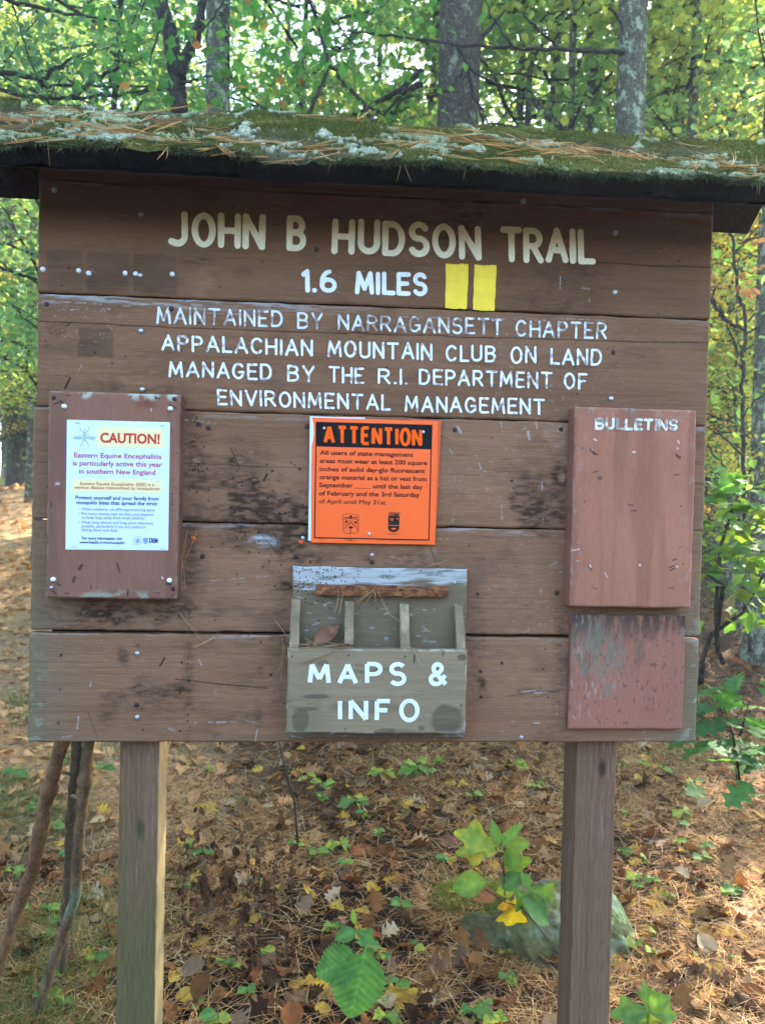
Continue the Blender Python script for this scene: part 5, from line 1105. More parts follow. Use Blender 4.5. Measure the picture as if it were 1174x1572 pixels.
# ------------------------------------------------------------------ sticks leaning on the back of the board
def stick(name, pts_px, dia, col, col2, lich, label, knots=()):
    P = []
    top = onY(*pts_px[0], .075); bot = onG(*pts_px[-1]) if pts_px[-1][1] < 1700 else None
    yb = bot[1]
    for px, py in pts_px:
        t = (py-pts_px[0][1])/(pts_px[-1][1]-pts_px[0][1]); P.append(onY(px, py, .075+(yb-.075)*t))
    d = P[0]-P[1]; d /= np.linalg.norm(d); up_ = P[0]+d*.28; up_[1] = .05; P[0][1] = max(P[0][1], .062); P = [up_]+P; P[-1] = P[-1]-np.array([0, 0, .03])
    Q = []
    for a, b in zip(P[:-1], P[1:]): Q += [a+(b-a)*i/14 for i in range(14)]
    Q.append(P[-1]); m = len(Q); rr2 = random.Random(len(label))
    Q = [q+np.array([rr2.gauss(0, .0012), 0, 0]) for q in Q]
    R = [dia/2*(1.0+.18*(i/m)+.22*(vn(i*.45, 3, len(label))-.5)) for i in range(m)]
    for k in knots:
        for i in range(m): R[i] += .006*math.exp(-((i/m-k)/.012)**2)
    mb = MB().tube(Q, R, 16, (1, 1, 1), True, .10)
    for k in (m//2, int(m*.36), int(m*.7)): d_ = np.array([rr2.choice((-1, 1))*.8, -.5, .55]); mb.tube([Q[k], Q[k]+d_*dia*.9, Q[k]+d_*dia*1.25], [dia*.24, dia*.17, dia*.13], 7)
    V = np.array(mb.v); t = fbm(V[:, 2]*30, V[:, 0]*60+V[:, 1]*60, 4, 240+len(label)); t2 = fbm(V[:, 2]*5, V[:, 0]*50, 4, 241)
    c = np.array(col)*(.6+.8*t)[:, None]; c = lerp(c, col2, .8*ss(.48, .62, t2))
    if lich: c = lerp(c, np.array([.36, .46, .36]), .9*ss(.60-lich, .66-lich, fbm(V[:, 2]*22, V[:, 0]*70, 4, 242)))
    if 'crooked' in label: zc = onY(107, 1395, .3)[2]; c = lerp(c, np.array([.19, .25, .15]), .85*ss(.07, .04, np.abs(V[:, 2]-zc)+.05*(fbm(V[:, 2]*40, V[:, 0]*60, 4, 243)-.4)))
    mb.c = [tuple(q) for q in c]; return tag(mb.build(name, M['stick'], None, True, True), label, 'stick')
stick('walking_stick', ((95, 1142), (68, 1240), (52, 1330), (22, 1410), (-25, 1530)), .030, (.24, .125, .06), (.34, .20, .10), 0, 'reddish brown bare stick, leftmost of the three leaning behind the board', (.33,))
stick('walking_stick', ((119, 1142), (110, 1250), (103, 1380), (96, 1500)), .022, (.15, .115, .07), (.21, .165, .10), .0, 'thin lichen-spotted stick between the two other leaning sticks', (.5,))
stick('walking_stick', ((136, 1142), (126, 1250), (116, 1380), (85, 1470), (52, 1560)), .024, (.22, .145, .075), (.11, .078, .045), .0, 'crooked tan stick, rightmost of the three leaning sticks by the post', (.3,))
# ------------------------------------------------------------------ live plants
G1, G2, G3, YG = (.12, .23, .045), (.085, .19, .05), (.19, .29, .05), (.36, .37, .04)
def plant(name, cat, label, stems, leaves, y, mat='leaf', group=None, stem_r=.0025, stem_mat='stem', base=None):
    """stems: px polylines; leaves: (base px, tip px, kind, colour, colour2, facing); all on a plane y plus jitter"""
    b = base if base is not None else onY(*stems[0][-1], y)
    root = empty(name, (b[0], b[1], float(g(b[0], b[1]))), label, cat, group); r = random.Random(len(label)+int(y*100))
    for s in stems:
        pts = [onY(px, py, y+r.uniform(-.01, .01)) for px, py in s]
        o = MB().tube(pts, [stem_r*(.6+.4*i/max(1, len(pts)-1)) for i in range(len(pts))], 6).build('stem', M[stem_mat], None, True); PK(o, root)
    for i, (pb_, pt, kind, col, col2, up) in enumerate(leaves):
        dy = r.uniform(-.05, .05); a = onY(*pb_, y+dy*.3); t = onY(*pt, y+dy)
        o = leaf_obj('leaf', kind, a, t, up or (r.gauss(0, .4), -.75, .8+r.gauss(0, .2)), float(np.linalg.norm(t-a)), col, M[mat], None, col2, 0, i); PK(o, root)
    return root
yS = .62
plant('sassafras_sapling', 'sapling', 'green and yellow sassafras sapling standing before the mossy boulder', [((775, 1285), (772, 1330), (775, 1385), (800, 1392), (835, 1435), (858, 1466)), ((775, 1345), (760, 1300)), ((775, 1385), (745, 1365))],
  [((764, 1304), (702, 1274), 'lobed', G3, YG, None), ((765, 1300), (755, 1258), 'lance', G1, None, None), ((770, 1300), (798, 1262), 'lance', G1, None, None), ((764, 1306), (702, 1304), 'lobed', (.45, .36, .04), G3, None), ((777, 1300), (804, 1358), 'lobed', G3, None, (.2, -1, .35)), ((778, 1300), (795, 1340), 'ovate', G1, None, (0, -1, .3)),
   ((746, 1354), (692, 1362), 'ovate', G1, G3, (0, -.7, .7)), ((755, 1365), (728, 1385), 'toothed', (.24, .12, .10), (.19, .10, .08), (.2, -1, .2)), ((770, 1365), (800, 1340), 'ovate', G2, None, None), ((790, 1362), (762, 1372), 'ovate', (.25, .36, .04), YG, (0, -1, .2)), ((792, 1364), (812, 1402), 'lobed', G1, None, (.1, -1, .3)), ((812, 1364), (856, 1386), 'lobed', G2, G1, (-.1, -1, .4)),
   ((790, 1380), (782, 1432), 'lobed', (.62, .44, .02), (.55, .40, .04), (0, -1, .1)), ((780, 1380), (772, 1405), 'ovate', (.45, .26, .04), (.4, .2, .04), (0, -1, .2)), ((800, 1340), (815, 1362), 'ovate', G1, None, None), ((778, 1300), (812, 1292), 'ovate', G3, None, None), ((800, 1378), (850, 1415), 'ovate', G2, None, None)], yS, base=onG(858, 1466))
plant('broadleaf_seedling', 'seedling', 'large serrated green leaf plant at the bottom centre of the picture', [((545, 1425), (542, 1455), (540, 1545), (540, 1600))],
  [((560, 1462), (538, 1568), 'toothed', (.10, .25, .06), (.12, .28, .06), (.12, -1, .35)), ((548, 1468), (484, 1496), 'toothed', (.09, .22, .055), None, (0, -.9, .5)), ((545, 1430), (515, 1440), 'ovate', G2, None, None), ((546, 1428), (575, 1445), 'lobed', G2, None, None), ((545, 1420), (540, 1395), 'lance', G3, None, None), ((556, 1458), (575, 1470), 'ovate', G2, None, (0, -1, .3)), ((542, 1440), (570, 1425), 'lance', G3, YG, None)], .26)
plant('oak_seedling', 'seedling', 'glossy green seedling right of the right post at the bottom edge', [((995, 1545), (992, 1600))],
  [((994, 1550), (990, 1508), 'lobed', G1, G3, (0, -.8, .6)), ((994, 1552), (942, 1556), 'lobed', G2, G1, (0, -.8, .6)), ((996, 1552), (1042, 1560), 'lobed', G1, None, (0, -.8, .6)), ((994, 1556), (972, 1590), 'lobed', G2, None, (0, -.9, .4)), ((997, 1556), (1020, 1588), 'ovate', G3, None, (0, -.9, .4)), ((996, 1548), (1024, 1530), 'ovate', G1, None, None)], .40)
# low seedlings: one root each, own leaves
def herb(px, py, hpx, wpx, n, kind, cols, label, group, seed):
    r = random.Random(seed); b = onG(px, py+hpx); y = b[1]; top = (px, py)
    lv = []
    for k in range(n):
        a = k*2.4+r.uniform(-.4, .4); bx, by = px+r.uniform(-3, 3), py+r.uniform(0, hpx*.35); ln = wpx*r.uniform(.30, .5)
        lv.append(((bx, by), (bx+math.cos(a)*ln, by-math.sin(a)*ln*.42+2), kind, r.choice(cols), r.choice([None, YG, None]), (r.gauss(0, .25), -.45, 1)))
    root = plant('seedling', 'seedling', label, [((px, py), (px+r.uniform(-4, 4), py+hpx*.5), (px+r.uniform(-3, 3), py+hpx))], lv, y, 'leaf', group, .0016, base=b)
    return root
r7 = random.Random(12); EX = tuple((r7.choice((r7.uniform(10, 175), r7.uniform(270, 860), r7.uniform(270, 860), r7.uniform(950, 1160))), 1150+390*r7.random(), 22, r7.uniform(22, 50), r7.choice((3, 4, 5, 6)), r7.choice(('ovate', 'ovate', 'lobed'))) for _ in range(62))
for i, q in enumerate(EX+((640, 1170, 30, 70, 7, 'lobed'), (590, 1180, 25, 60, 5, 'lobed'), (495, 1200, 25, 50, 4, 'ovate'), (545, 1222, 30, 60, 6, 'lobed'), (522, 1288, 30, 60, 7, 'lobed'), (583, 1268, 30, 32, 3, 'ovate'), (530, 1320, 30, 40, 4, 'lobed'), (560, 1245, 20, 34, 3, 'ovate'), (612, 1502, 30, 50, 4, 'ovate'), (590, 1556, 30, 60, 6, 'lobed'), (725, 1548, 30, 60, 6, 'lobed'), (765, 1556, 30, 55, 5, 'ovate'), (405, 1455, 30, 40, 4, 'ovate'), (360, 1470, 40, 40, 4, 'ovate'), (330, 1555, 40, 60, 5, 'ovate'), (290, 1285, 28, 34, 3, 'ovate'), (285, 1352, 26, 30, 3, 'ovate'), (560, 1448, 30, 50, 4, 'lobed'),
      (75, 1385, 25, 40, 5, 'ovate'), (20, 1330, 30, 45, 5, 'lobed'), (20, 1178, 25, 50, 5, 'ovate'), (90, 1160, 20, 40, 4, 'ovate'), (160, 1170, 20, 40, 4, 'ovate'), (985, 1168, 18, 30, 3, 'ovate'), (1045, 1260, 18, 34, 4, 'ovate'), (960, 1240, 18, 24, 3, 'ovate'), (160, 1330, 20, 30, 3, 'ovate'), (155, 1500, 20, 30, 3, 'ovate'))):
    herb(*q, [G1, G2, (.10, .19, .05), (.16, .25, .06), (.24, .28, .05)], 'small green seedling sprouting from the leaf litter below the board', 'small green seedlings', 50+i)
# wilted dark brown stalks left of centre
r = random.Random(3)
for i in range(28):
    px, py = r.uniform(275, 455), r.uniform(1290, 1520); h = r.uniform(55, 120); b = onG(px, py); y = b[1]; lv = []
    for k in range(r.choice((6, 8, 10))):
        t = r.uniform(.15, 1); bx, by = px+r.uniform(-4, 4), py-h*t; lv.append(((bx, by), (bx+r.uniform(-8, 8), by+r.uniform(6, 16)), r.choice(['lance', 'lance', 'ovcurl']), r.choice([(.13, .058, .026), (.09, .042, .02), (.19, .09, .04)]), (.06, .028, .015), (r.gauss(0, .6), -1, r.gauss(0, .3))))
    plant('wilted_plant', 'wilted plant', 'withered dark brown plant stalk with drooping dead leaves behind the board', [((px+r.uniform(-5, 5), py-h), (px, py-h*.5), (px, py))], lv, y, 'dead', 'withered brown plants', .0017, base=b)
tag(MB().tube([onY(428, 1135, .9), onY(440, 1190, .92), onY(452, 1230, .95), onY(457, 1293, 1.0)], [.0035, .004, .004, .0045], 7).build('bare_sapling', M['stem'], None, True), 'thin bare dark sapling stem rising behind the board left of the map box', 'sapling')
# shrub at the right edge of the board, with its stems, then the taller thin sapling
def shrub(name, label, cat, stems, leaves, y, sr, seed, L=.095, kind='lobed', mat='leaf', mult=1):
    r = random.Random(seed); b = onG(*stems[0][-1]) if stems[0][-1][1] > 790 else onY(*stems[0][-1], y)
    yb = max(y, b[1]) if y is None else y
    root = empty(name, (b[0], yb, float(g(b[0], yb))), label, cat)
    for s in stems:
        pts = [onY(px, py, yb+.04*math.sin(py*.02)) for px, py in s]; o = MB().tube(pts, [sr*(.45+.55*i/max(1, len(pts)-1)) for i in range(len(pts))], 7, (1, 1, 1), True, .2).build('stem', M['dark'], None, True); PK(o, root)
    tm = TM(); tv, tf = LEAF[kind]
    for px, py, n, sp, cols in [(a_, b_, int(n_*mult), s_*1.1, c_) for a_, b_, n_, s_, c_ in leaves]:
        c0 = onY(px, py, yb); P = c0+RNG.normal(0, 1, (n, 3))*np.array([sp, sp*1.1, sp*.7]); R = rots(RNG.uniform(0, 6.28, n), RNG.normal(.15, .35, n), RNG.normal(0, .35, n))
        cc = np.array(cols)[RNG.choice(len(cols), n)]*RNG.uniform(.75, 1.2, (n, 1)); V, F, cc = scatter(tv, tf, R, P, L*RNG.uniform(.6, 1.15, n), cc); tm.add(V, F, cc)
    PK(tm.build('foliage', M[mat], None, True), root); return root
GG = [G1, G2, G3]; 
shrub('oak_shrub', 'leafy green oak shrub growing right of the board below the bulletin panels', 'shrub', [((1126, 775), (1105, 840), (1098, 930), (1101, 1000), (1110, 1018)), ((1172, 880), (1140, 940), (1090, 975), (1078, 1010), (1075, 1050)), ((1083, 880), (1110, 900), (1100, 960))],
  [(1110, 745, 5, .05, [(.12, .27, .05)]), (1100, 765, 6, .06, [(.09, .25, .07)]), (1145, 765, 9, .08, GG), (1120, 800, 7, .07, GG), (1150, 825, 9, .09, GG), (1105, 860, 6, .06, GG), (1160, 860, 7, .08, GG), (1125, 905, 8, .09, GG), (1155, 915, 6, .07, GG), (1090, 840, 3, .05, GG), (1165, 790, 6, .08, GG)], 1.05, .011, 5, .082, 'lobed', 'leaf', 3.2)
shrub('oak_shrub', 'low dark green oak sprout beside the lower right corner of the board', 'shrub', [((1110, 1085), (1125, 1130), (1135, 1200)), ((1150, 1075), (1135, 1130)), ((1128, 1180), (1132, 1205))],
  [(1100, 1080, 4, .04, [(.05, .15, .04)]), (1135, 1075, 5, .05, [(.055, .16, .045)]), (1150, 1105, 6, .06, [(.05, .15, .04), (.07, .18, .05)]), (1110, 1115, 5, .05, [(.055, .16, .045)]), (1135, 1165, 6, .07, [(.055, .16, .045), (.09, .2, .05)]), (1160, 1170, 5, .06, [(.05, .15, .04)])], .75, .004, 6, .11, 'oak', 'leaf', 1.8)
# ------------------------------------------------------------------ trees
def trunk_mesh(h, r0, r1, seed, lean=(0, 0), n=18, bend=.03, seg=.16):
    m = max(8, int(h/seg)); V = []; r = random.Random(seed); a1, a2, p1, p2 = r.uniform(.3, 1), r.uniform(.3, 1), r.uniform(0, 6), r.uniform(0, 6)
    for i in range(m+1):
        t = i/m; z = h*t-.15; c = (lean[0]*t*h+bend*math.sin(a1*z+p1)-bend*math.sin(p1), lean[1]*t*h+bend*math.sin(a2*z+p2)-bend*math.sin(p2)); rr_ = r0+(r1-r0)*t+r0*.45*math.exp(-max(0, z)/.28)
        for k in range(n):
            th = 2*math.pi*k/n; q = rr_*(1+.09*(float(vn(th*2.2+seed, z*1.5, seed))-.5)+.05*(float(vn(k*1.7, z*7, seed+1))-.5)); V.append((c[0]+q*math.cos(th), c[1]+q*math.sin(th), z))
    F = [(i*n+k, i*n+(k+1) % n, (i+1)*n+(k+1) % n, (i+1)*n+k) for i in range(m) for k in range(n)]
    me = bpy.data.meshes.new('trunk'); me.from_pydata(V, [], F); me.polygons.foreach_set("use_smooth", np.ones(len(F), bool)); return me
def limb_tube(mb, a, b, r0, r1, sag=0.0, n=6, seg=7, wob=.04, r=random):
    a = np.array(a, float); b = np.array(b, float); L = np.linalg.norm(b-a); pts = []
    for i in range(seg+1):
        t = i/seg; w_ = wob*L*math.sin(math.pi*t); pts.append(a+(b-a)*t+np.array([r.gauss(0, .35)*w_, r.gauss(0, .35)*w_, r.gauss(0, .35)*w_-sag*L*math.sin(math.pi*t)]))
    mb.tube(pts, [r0+(r1-r0)*i/seg for i in range(seg+1)], n); return pts
PALS = dict(green=[(.12, .21, .085), (.15, .26, .09), (.10, .18, .08), (.22, .30, .10)], lime=[(.24, .33, .10), (.34, .40, .11), (.17, .28, .10), (.46, .44, .10)],
            gold=[(.55, .46, .07), (.45, .44, .08), (.60, .38, .06), (.28, .34, .08), (.52, .26, .06)], mixed=[(.09, .18, .04), (.14, .22, .045), (.30, .30, .05), (.34, .17, .05), (.07, .14, .04)],
            pine=[(.045, .095, .045), (.06, .115, .055), (.08, .13, .055), (.035, .075, .04)])
def deciduous(seed, pal, z0, z1, rad, nb_, nleaf, L, kind='mid', spread=.36, trunk_r=.05, flat=.55):
    """crown: branches with leaf sprays along their outer half; returns (crown mesh object data, limb mesh data)"""
    r = random.Random(seed); rg = np.random.default_rng(seed); mb = MB(); tm = TM(); tv, tf = LEAF[kind]; cols = np.array(PALS[pal])
    for k in range(nb_):
        t = (k+r.random())/nb_; z = z0+(z1-z0)*t; a = k*2.4+r.uniform(-.5, .5); R_ = rad*(1-.55*t**1.5)*r.uniform(.55, 1.1)*(.6+.4*min(1, t*4))
        b = (R_*math.cos(a), R_*math.sin(a), z+R_*r.uniform(-.05, .45)); pts = limb_tube(mb, (0, 0, z-R_*.12), b, .010+.010*rad*.4, .004, 0, 5, 6, .05, r)
        q = int(nleaf/nb_*r.uniform(.5, 1.5)); base = cols[r.randrange(len(cols))]*r.uniform(.8, 1.2)
        ncl = 5; cl = []
        for j in range(ncl):
            f = .35+.65*(j+r.random())/ncl; p = np.array(pts[0])+(np.array(pts[-1])-np.array(pts[0]))*f; tip = p+np.array([r.gauss(0, .30), r.gauss(0, .30), r.gauss(0, .16)])*R_*.55; cl.append((p, tip)); mb.tube([p, (p+tip)/2+np.array([0, 0, .03]), tip], [.005, .004, .0025], 4)
        w_ = rg.integers(0, ncl, q); u = rg.random(q); pa = np.array([c[0] for c in cl])[w_]; pt = np.array([c[1] for c in cl])[w_]
        P = pa+(pt-pa)*u[:, None]+rg.normal(0, 1, (q, 3))*np.array([spread, spread, spread*flat])*R_*.42
        Rm = rots(rg.uniform(0, 6.28, q), rg.normal(.25, .4, q), rg.normal(0, .45, q)); cc = (base*.55+cols[rg.integers(0, len(cols), q)]*.45)*rg.uniform(.7, 1.25, (q, 1))
        V, F, cc = scatter(tv, tf, Rm, P, L*rg.uniform(.6, 1.2, q), cc); tm.add(V, F, cc)
    return tm, mb
def pine_crown(seed, z0, z1, rad, nb_, ntuft, L=.11, dead=.0):
    r = random.Random(seed); rg = np.random.default_rng(seed); mb = MB(); tm = TM(); cols = np.array(PALS['pine'])
    for k in range(nb_):
        t = (k+r.random())/nb_; z = z0+(z1-z0)*t; a = k*2.4+r.uniform(-.6, .6); R_ = rad*(1-.6*t)*r.uniform(.6, 1.1)
        b = np.array([R_*math.cos(a), R_*math.sin(a), z+R_*r.uniform(-.12, .12)]); limb_tube(mb, (0, 0, z), b, .022, .006, .03, 5, 6, .04, r)
        side = np.array([-math.sin(a), math.cos(a), 0]); nt = max(3, int(ntuft/nb_)); c0 = np.array([0, 0, z])
        for j in range(5):
            f = .35+.13*j; p = c0+(b-c0)*f
            for s in (-1, 1): mb.tube([p, p+side*s*R_*.16+(b-c0)*.10, p+side*s*R_*.30*r.uniform(.6, 1)+(b-c0)*.16], [.006, .004, .002], 4)
        f = rg.uniform(.3, 1.0, nt); P = c0+(b-c0)*f[:, None]+side*(rg.uniform(-.33, .33, nt)*R_)[:, None]+np.array([0, 0, 1])*rg.normal(0, .05, nt)[:, None]+(b-c0)*rg.uniform(0, .12, nt)[:, None]
        q = 13; PP = np.repeat(P, q, 0); D = rg.normal(0, 1, (nt*q, 3)); D[:, 2] = D[:, 2]*.55+.25; D += (b-c0)/R_*.5; D /= np.linalg.norm(D, axis=1)[:, None]; D *= (L*rg.uniform(.7, 1.15, nt*q))[:, None]
        cc = np.repeat(cols[rg.integers(0, 4, nt)]*rg.uniform(.8, 1.3, (nt, 1)), q, 0); sd_ = np.cross(D, rg.normal(size=D.shape)); sd_ /= np.linalg.norm(sd_, axis=1)[:, None]; sd_ *= .0022*L/.11
        V = np.stack([PP-sd_, PP+sd_, PP+D], 1).reshape(-1, 3); tm.add(V, np.arange(len(V)).reshape(-1, 3), np.repeat(cc, 3, 0))
    return tm, mb
def dead_limbs(seed, z0, z1, L, nb_):
    r = random.Random(seed); mb = MB()
    for k in range(nb_):
        z = r.uniform(z0, z1); a = k*2.4+r.uniform(-.6, .6); l = L*r.uniform(.4, 1.1); b = np.array([l*math.cos(a), l*math.sin(a), z+l*r.uniform(-.15, .25)]); pts = limb_tube(mb, (0, 0, z), b, .013, .003, 0, 5, 7, .05, r)
        for j in range(4): p = np.array(pts[2+j]); q = p+np.array([r.gauss(0, .3), r.gauss(0, .3), r.gauss(0, .2)])*l*.5; limb_tube(mb, p, q, .005, .0015, 0, 4, 4, .06, r)
    return mb
def make_tree(name, label, cat, group, x, y, trunk, mat, parts):
    """parts: list of (name, TM or MB or mesh, material)"""
    root = empty(name, (x, y, float(g(x, y))), label, cat, group)
    if trunk is not None: o = link('trunk', trunk, M[mat], root)
    for nm, ob, mt in parts:
        if isinstance(ob, TM): ob.build(nm, M[mt], root, False)
        else: ob.build(nm, M[mt], root, True)
    return root
def at_px(px, d):                              # ground position below photograph column px at distance d
    r0 = ray(px, 700); k = d/r0.dot(_F); p = CAM+r0*k; return float(p[0]), float(p[1])
def limb_px(root, pls, y, r0, r1, name='limb', mat='dark', n=7):
    mb = MB()
    for j, pl in enumerate(pls):
        pts = [onY(px, py, y+.10*math.sin(px*.013+j)) for px, py in pl]; Q = []
        for a, b in zip(pts[:-1], pts[1:]): Q += [a+(b-a)*i/5+RNG.normal(0, .0045, 3) for i in range(5)]
        Q.append(pts[-1]); m_ = len(Q); mb.tube(Q, [r0+(r1-r0)*i/(m_-1) for i in range(m_)], n, (1, 1, 1), True, .25)
    o = mb.build(name, M[mat], None, True); PK(o, root); return o
UP = {}
# --- the trunks standing close behind the roof
x, y = at_px(681, 5.6); big = make_tree('pine_tree', 'thick dark-barked pine trunk rising behind the middle of the roof', 'tree', None, x, y, trunk_mesh(13, .165, .12, 1, (.004, 0), 28, .02, .1), 'pine', [('crown', *[ (lambda a: (a[0], 'crown'))(pine_crown(2, 6.4, 14, 3.0, 26, 1500, .14))][0])])
limb_px(big, [((650, 105), (610, 140), (560, 168), (515, 190)), ((648, 128), (620, 140), (590, 175)), ((715, 70), (740, 60), (775, 15))], y, .026, .007)
limb_px(big, [((716, 100), (728, 150), (738, 168), (752, 196)), ((655, 148), (690, 140), (715, 100)), ((700, 200), (760, 190), (840, 205)), ((740, 190), (735, 150))], y-.25, .014, .005)
x, y = at_px(961, 5.5); lit_t = make_tree('oak_tree', 'pale lichen-covered tree trunk behind the right half of the roof', 'tree', None, x, y, trunk_mesh(12, .115, .08, 3, (0, 0), 24, .02, .1), 'oak', [('crown', deciduous(4, 'green', 5.9, 11, 3.8, 26, 9000, .09)[0], 'crown')])
limb_px(lit_t, [((958, 80), (935, 79), (870, 76), (790, 75), (700, 68), (640, 60), (575, 52), (525, 47))], y-.10, .017, .006)
limb_px(lit_t, [((935, 10), (950, 30), (960, 62)), ((790, 75), (770, 50), (745, 0)), ((860, 76), (820, 40), (790, 10)), ((700, 68), (725, 110), (800, 150), (890, 160))], y-.15, .012, .004)
x, y = at_px(320, 6.6); make_tree('oak_tree', 'pale smooth trunk directly behind the dark forked tree left of centre', 'tree', None, x, y, trunk_mesh(12, .118, .08, 5, (-.004, 0), 22, .02, .12), 'oak', [('crown', deciduous(6, 'green', 6.6, 12, 3.2, 18, 5000, .11)[0], 'crown')])
x, y = at_px(288, 5.2); z_ = float(g(x, y))
frk = make_tree('maple_tree', 'dark forked tree with two upright limbs left of centre behind the roof', 'tree', None, x, y, trunk_mesh(3.35, .078, .062, 7, (-.022, 0), 20, .02, .08), 'dark', [])
limb_px(frk, [((279, 178), (272, 140), (268, 90), (258, 40), (240, -20))], y, .058, .045, 'limb', 'dark', 12); limb_px(frk, [((275, 120), (284, 90), (300, 60), (308, 30), (312, -30))], y-.02, .038, .030, 'limb', 'dark', 10)
limb_px(frk, [((302, 55), (325, 30), (345, 0)), ((340, 20), (348, 60), (352, 110), (375, 150), (450, 190)), ((278, 128), (310, 120), (345, 112)), ((262, 20), (240, 60), (230, 100)), ((272, 138), (230, 135), (180, 150))], y-.1, .012, .004)
def spray(root, spots, y, cols, L=.07, kind='mid', name='foliage'):
    tm = TM(); tv, tf = LEAF[kind]
    for px, py, n, sp in [(a_, b_, int(n_*(1.3 if len(spots) > 8 else 1)), s_*1.15) for a_, b_, n_, s_ in spots]:
        c0 = onY(px, py, y); P = c0+RNG.normal(0, 1, (n, 3))*np.array([sp, sp*1.3, sp*.8]); R = rots(RNG.uniform(0, 6.28, n), RNG.normal(.3, .4, n), RNG.normal(0, .5, n)); b = cols[RNG.integers(0, len(cols))]
        cc = (np.array(b)*.5+np.array(cols)[RNG.integers(0, len(cols), n)]*.5)*RNG.uniform(.75, 1.25, (n, 1)); V, F, cc = scatter(tv, tf, R, P, L*RNG.uniform(.6, 1.2, n), cc); tm.add(V, F, cc)
    PK(tm.build(name, M['crown'], None, False), root)
GRN = [(.07, .17, .04), (.09, .21, .045), (.12, .23, .045), (.055, .14, .04)]
spray(frk, [(x_, y_, 16, .17) for x_, y_ in ((350, 30), (400, 20), (440, 45), (380, 70), (420, 95), (460, 80), (340, 90), (490, 30), (230, 60), (220, 20), (180, 20), (205, 150), (230, 110), (360, 120), (400, 130), (480, 110), (170, 60), (300, 5), (345, 145), (450, 10))], y-.3, GRN, .085, 'lob4')
spray(frk, [(x_, y_, 4, .07) for x_, y_ in ((325, 60), (390, 55), (295, 160), (430, 130), (405, 150), (205, 150), (385, 15))], y-.4, [(.40, .16, .04), (.46, .22, .05), (.30, .11, .04)], .07)
x, y = at_px(902, 8.2); make_tree('slender_tree', 'thin pale trunk with a slanting limb behind the centre right of the roof', 'tree', None, x, y, trunk_mesh(12, .085, .06, 9, (0, 0), 16, .03, .15), 'oak', [('crown', deciduous(10, 'lime', 6.5, 11, 2.6, 16, 3500, .11)[0], 'crown')])
t_ = bpy.data.objects[[o.name for o in C.objects if o.name.startswith('slender_tree')][-1]]; limb_px(t_, [((885, 216), (850, 190), (825, 160), (808, 140))], y, .045, .035, 'limb', 'oak', 10); limb_px(t_, [((890, 100), (870, 60), (850, 20)), ((912, 150), (930, 100), (940, 40)), ((905, 190), (890, 165), (870, 150))], y, .02, .008)
x, y = at_px(1083, 10.5); make_tree('oak_tree', 'grey-brown trunk with a fork of leaves behind the right end of the roof', 'tree', None, x, y, trunk_mesh(13, .15, .10, 11, (.006, 0), 18, .03, .2), 'pine', [('crown', deciduous(12, 'lime', 5.0, 12, 4.0, 28, 9000, .09)[0], 'crown')])
x, y = at_px(1180, 6.0); make_tree('oak_tree', 'pale grey lichen trunk cut by the right edge of the picture', 'tree', None, x, y, trunk_mesh(12, .12, .09, 13, (0, 0), 22, .02, .12), 'oak', [('crown', deciduous(14, 'lime', 5.0, 11, 3.8, 28, 9000, .09)[0], 'crown')])
x, y = at_px(1101, 13); make_tree('slender_tree', 'tan trunk seen through the gap right of the board', 'tree', None, x, y, trunk_mesh(11, .10, .06, 15, (.003, 0), 14, .03, .2), 'pine', [('crown', deciduous(16, 'gold', 2.4, 9, 2.6, 24, 4200, .11)[0], 'crown'), ('limb', deciduous(16, 'gold', 2.4, 9, 2.6, 24, 10, .11)[1], 'dark')])
x, y = at_px(46, 15); make_tree('slender_tree', 'pale straight trunk seen through the gap left of the board', 'tree', None, x, y, trunk_mesh(13, .075, .05, 17, (0, 0), 14, .03, .2), 'oak', [('crown', deciduous(18, 'lime', 4.5, 12, 2.4, 20, 3500, .11)[0], 'crown')])
# pine standing just out of the picture on the left; its dead lower boughs reach into it
x, y = at_px(-80, 5.2); pn = make_tree('pine_tree', 'pine whose long dead boughs reach in from the left edge above the roof', 'tree', None, x, y, trunk_mesh(12, .13, .09, 19, (0, 0), 20, .02, .15), 'pine', [('crown', pine_crown(20, 5.2, 12, 2.8, 22, 1100, .13)[0], 'crown')])
limb_px(pn, [((-60, 95), (0, 110), (58, 122), (70, 133), (130, 130), (190, 131), (265, 137)), ((-60, 130), (0, 138), (60, 150), (110, 151), (180, 146), (262, 135)), ((-40, -20), (30, 5), (100, 20), (190, 34)), ((-60, 160), (60, 166), (160, 172), (230, 182)), ((60, 125), (85, 105), (130, 80)), ((110, 150), (150, 120), (190, 100), (225, 85))], y, .019, .006)
spray(pn, [(x_, y_, 26, .12) for x_, y_ in ((20, 90), (60, 100), (110, 110), (160, 105), (40, 150), (120, 125), (190, 120), (60, 60), (150, 70))], y-.1, [(.045, .10, .05), (.06, .125, .06), (.08, .14, .06)], .07, 'lance', 'needle_spray')
# bare branch crossing above the roof, left of the thick pine
x, y = at_px(520, 5.0)
hb = empty('maple_sapling', (x, y, float(g(x, y))), 'slim sapling with dark wandering twigs above the middle left of the roof', 'sapling')
limb_px(hb, [((470, -20), (482, 20), (497, 70), (506, 100), (495, 130), (480, 160), (470, 200), (465, 330)), ((504, 96), (530, 130), (560, 160), (575, 195))], y, .012, .014, 'stem'); limb_px(hb, [((482, 15), (520, 40), (545, 70), (560, 62), (600, 20)), ((500, 78), (530, 70), (560, 40)), ((497, 70), (520, 78), (545, 70)), ((470, 190), (520, 190), (560, 198))], y-.05, .007, .003, 'twig')
spray(hb, [(x_, y_, 15, .18) for x_, y_ in ((520, 30), (560, 20), (540, 110), (590, 90), (600, 30), (570, 150), (620, 60), (520, 150), (600, 170), (630, 15))], y+.2, GRN, .07)
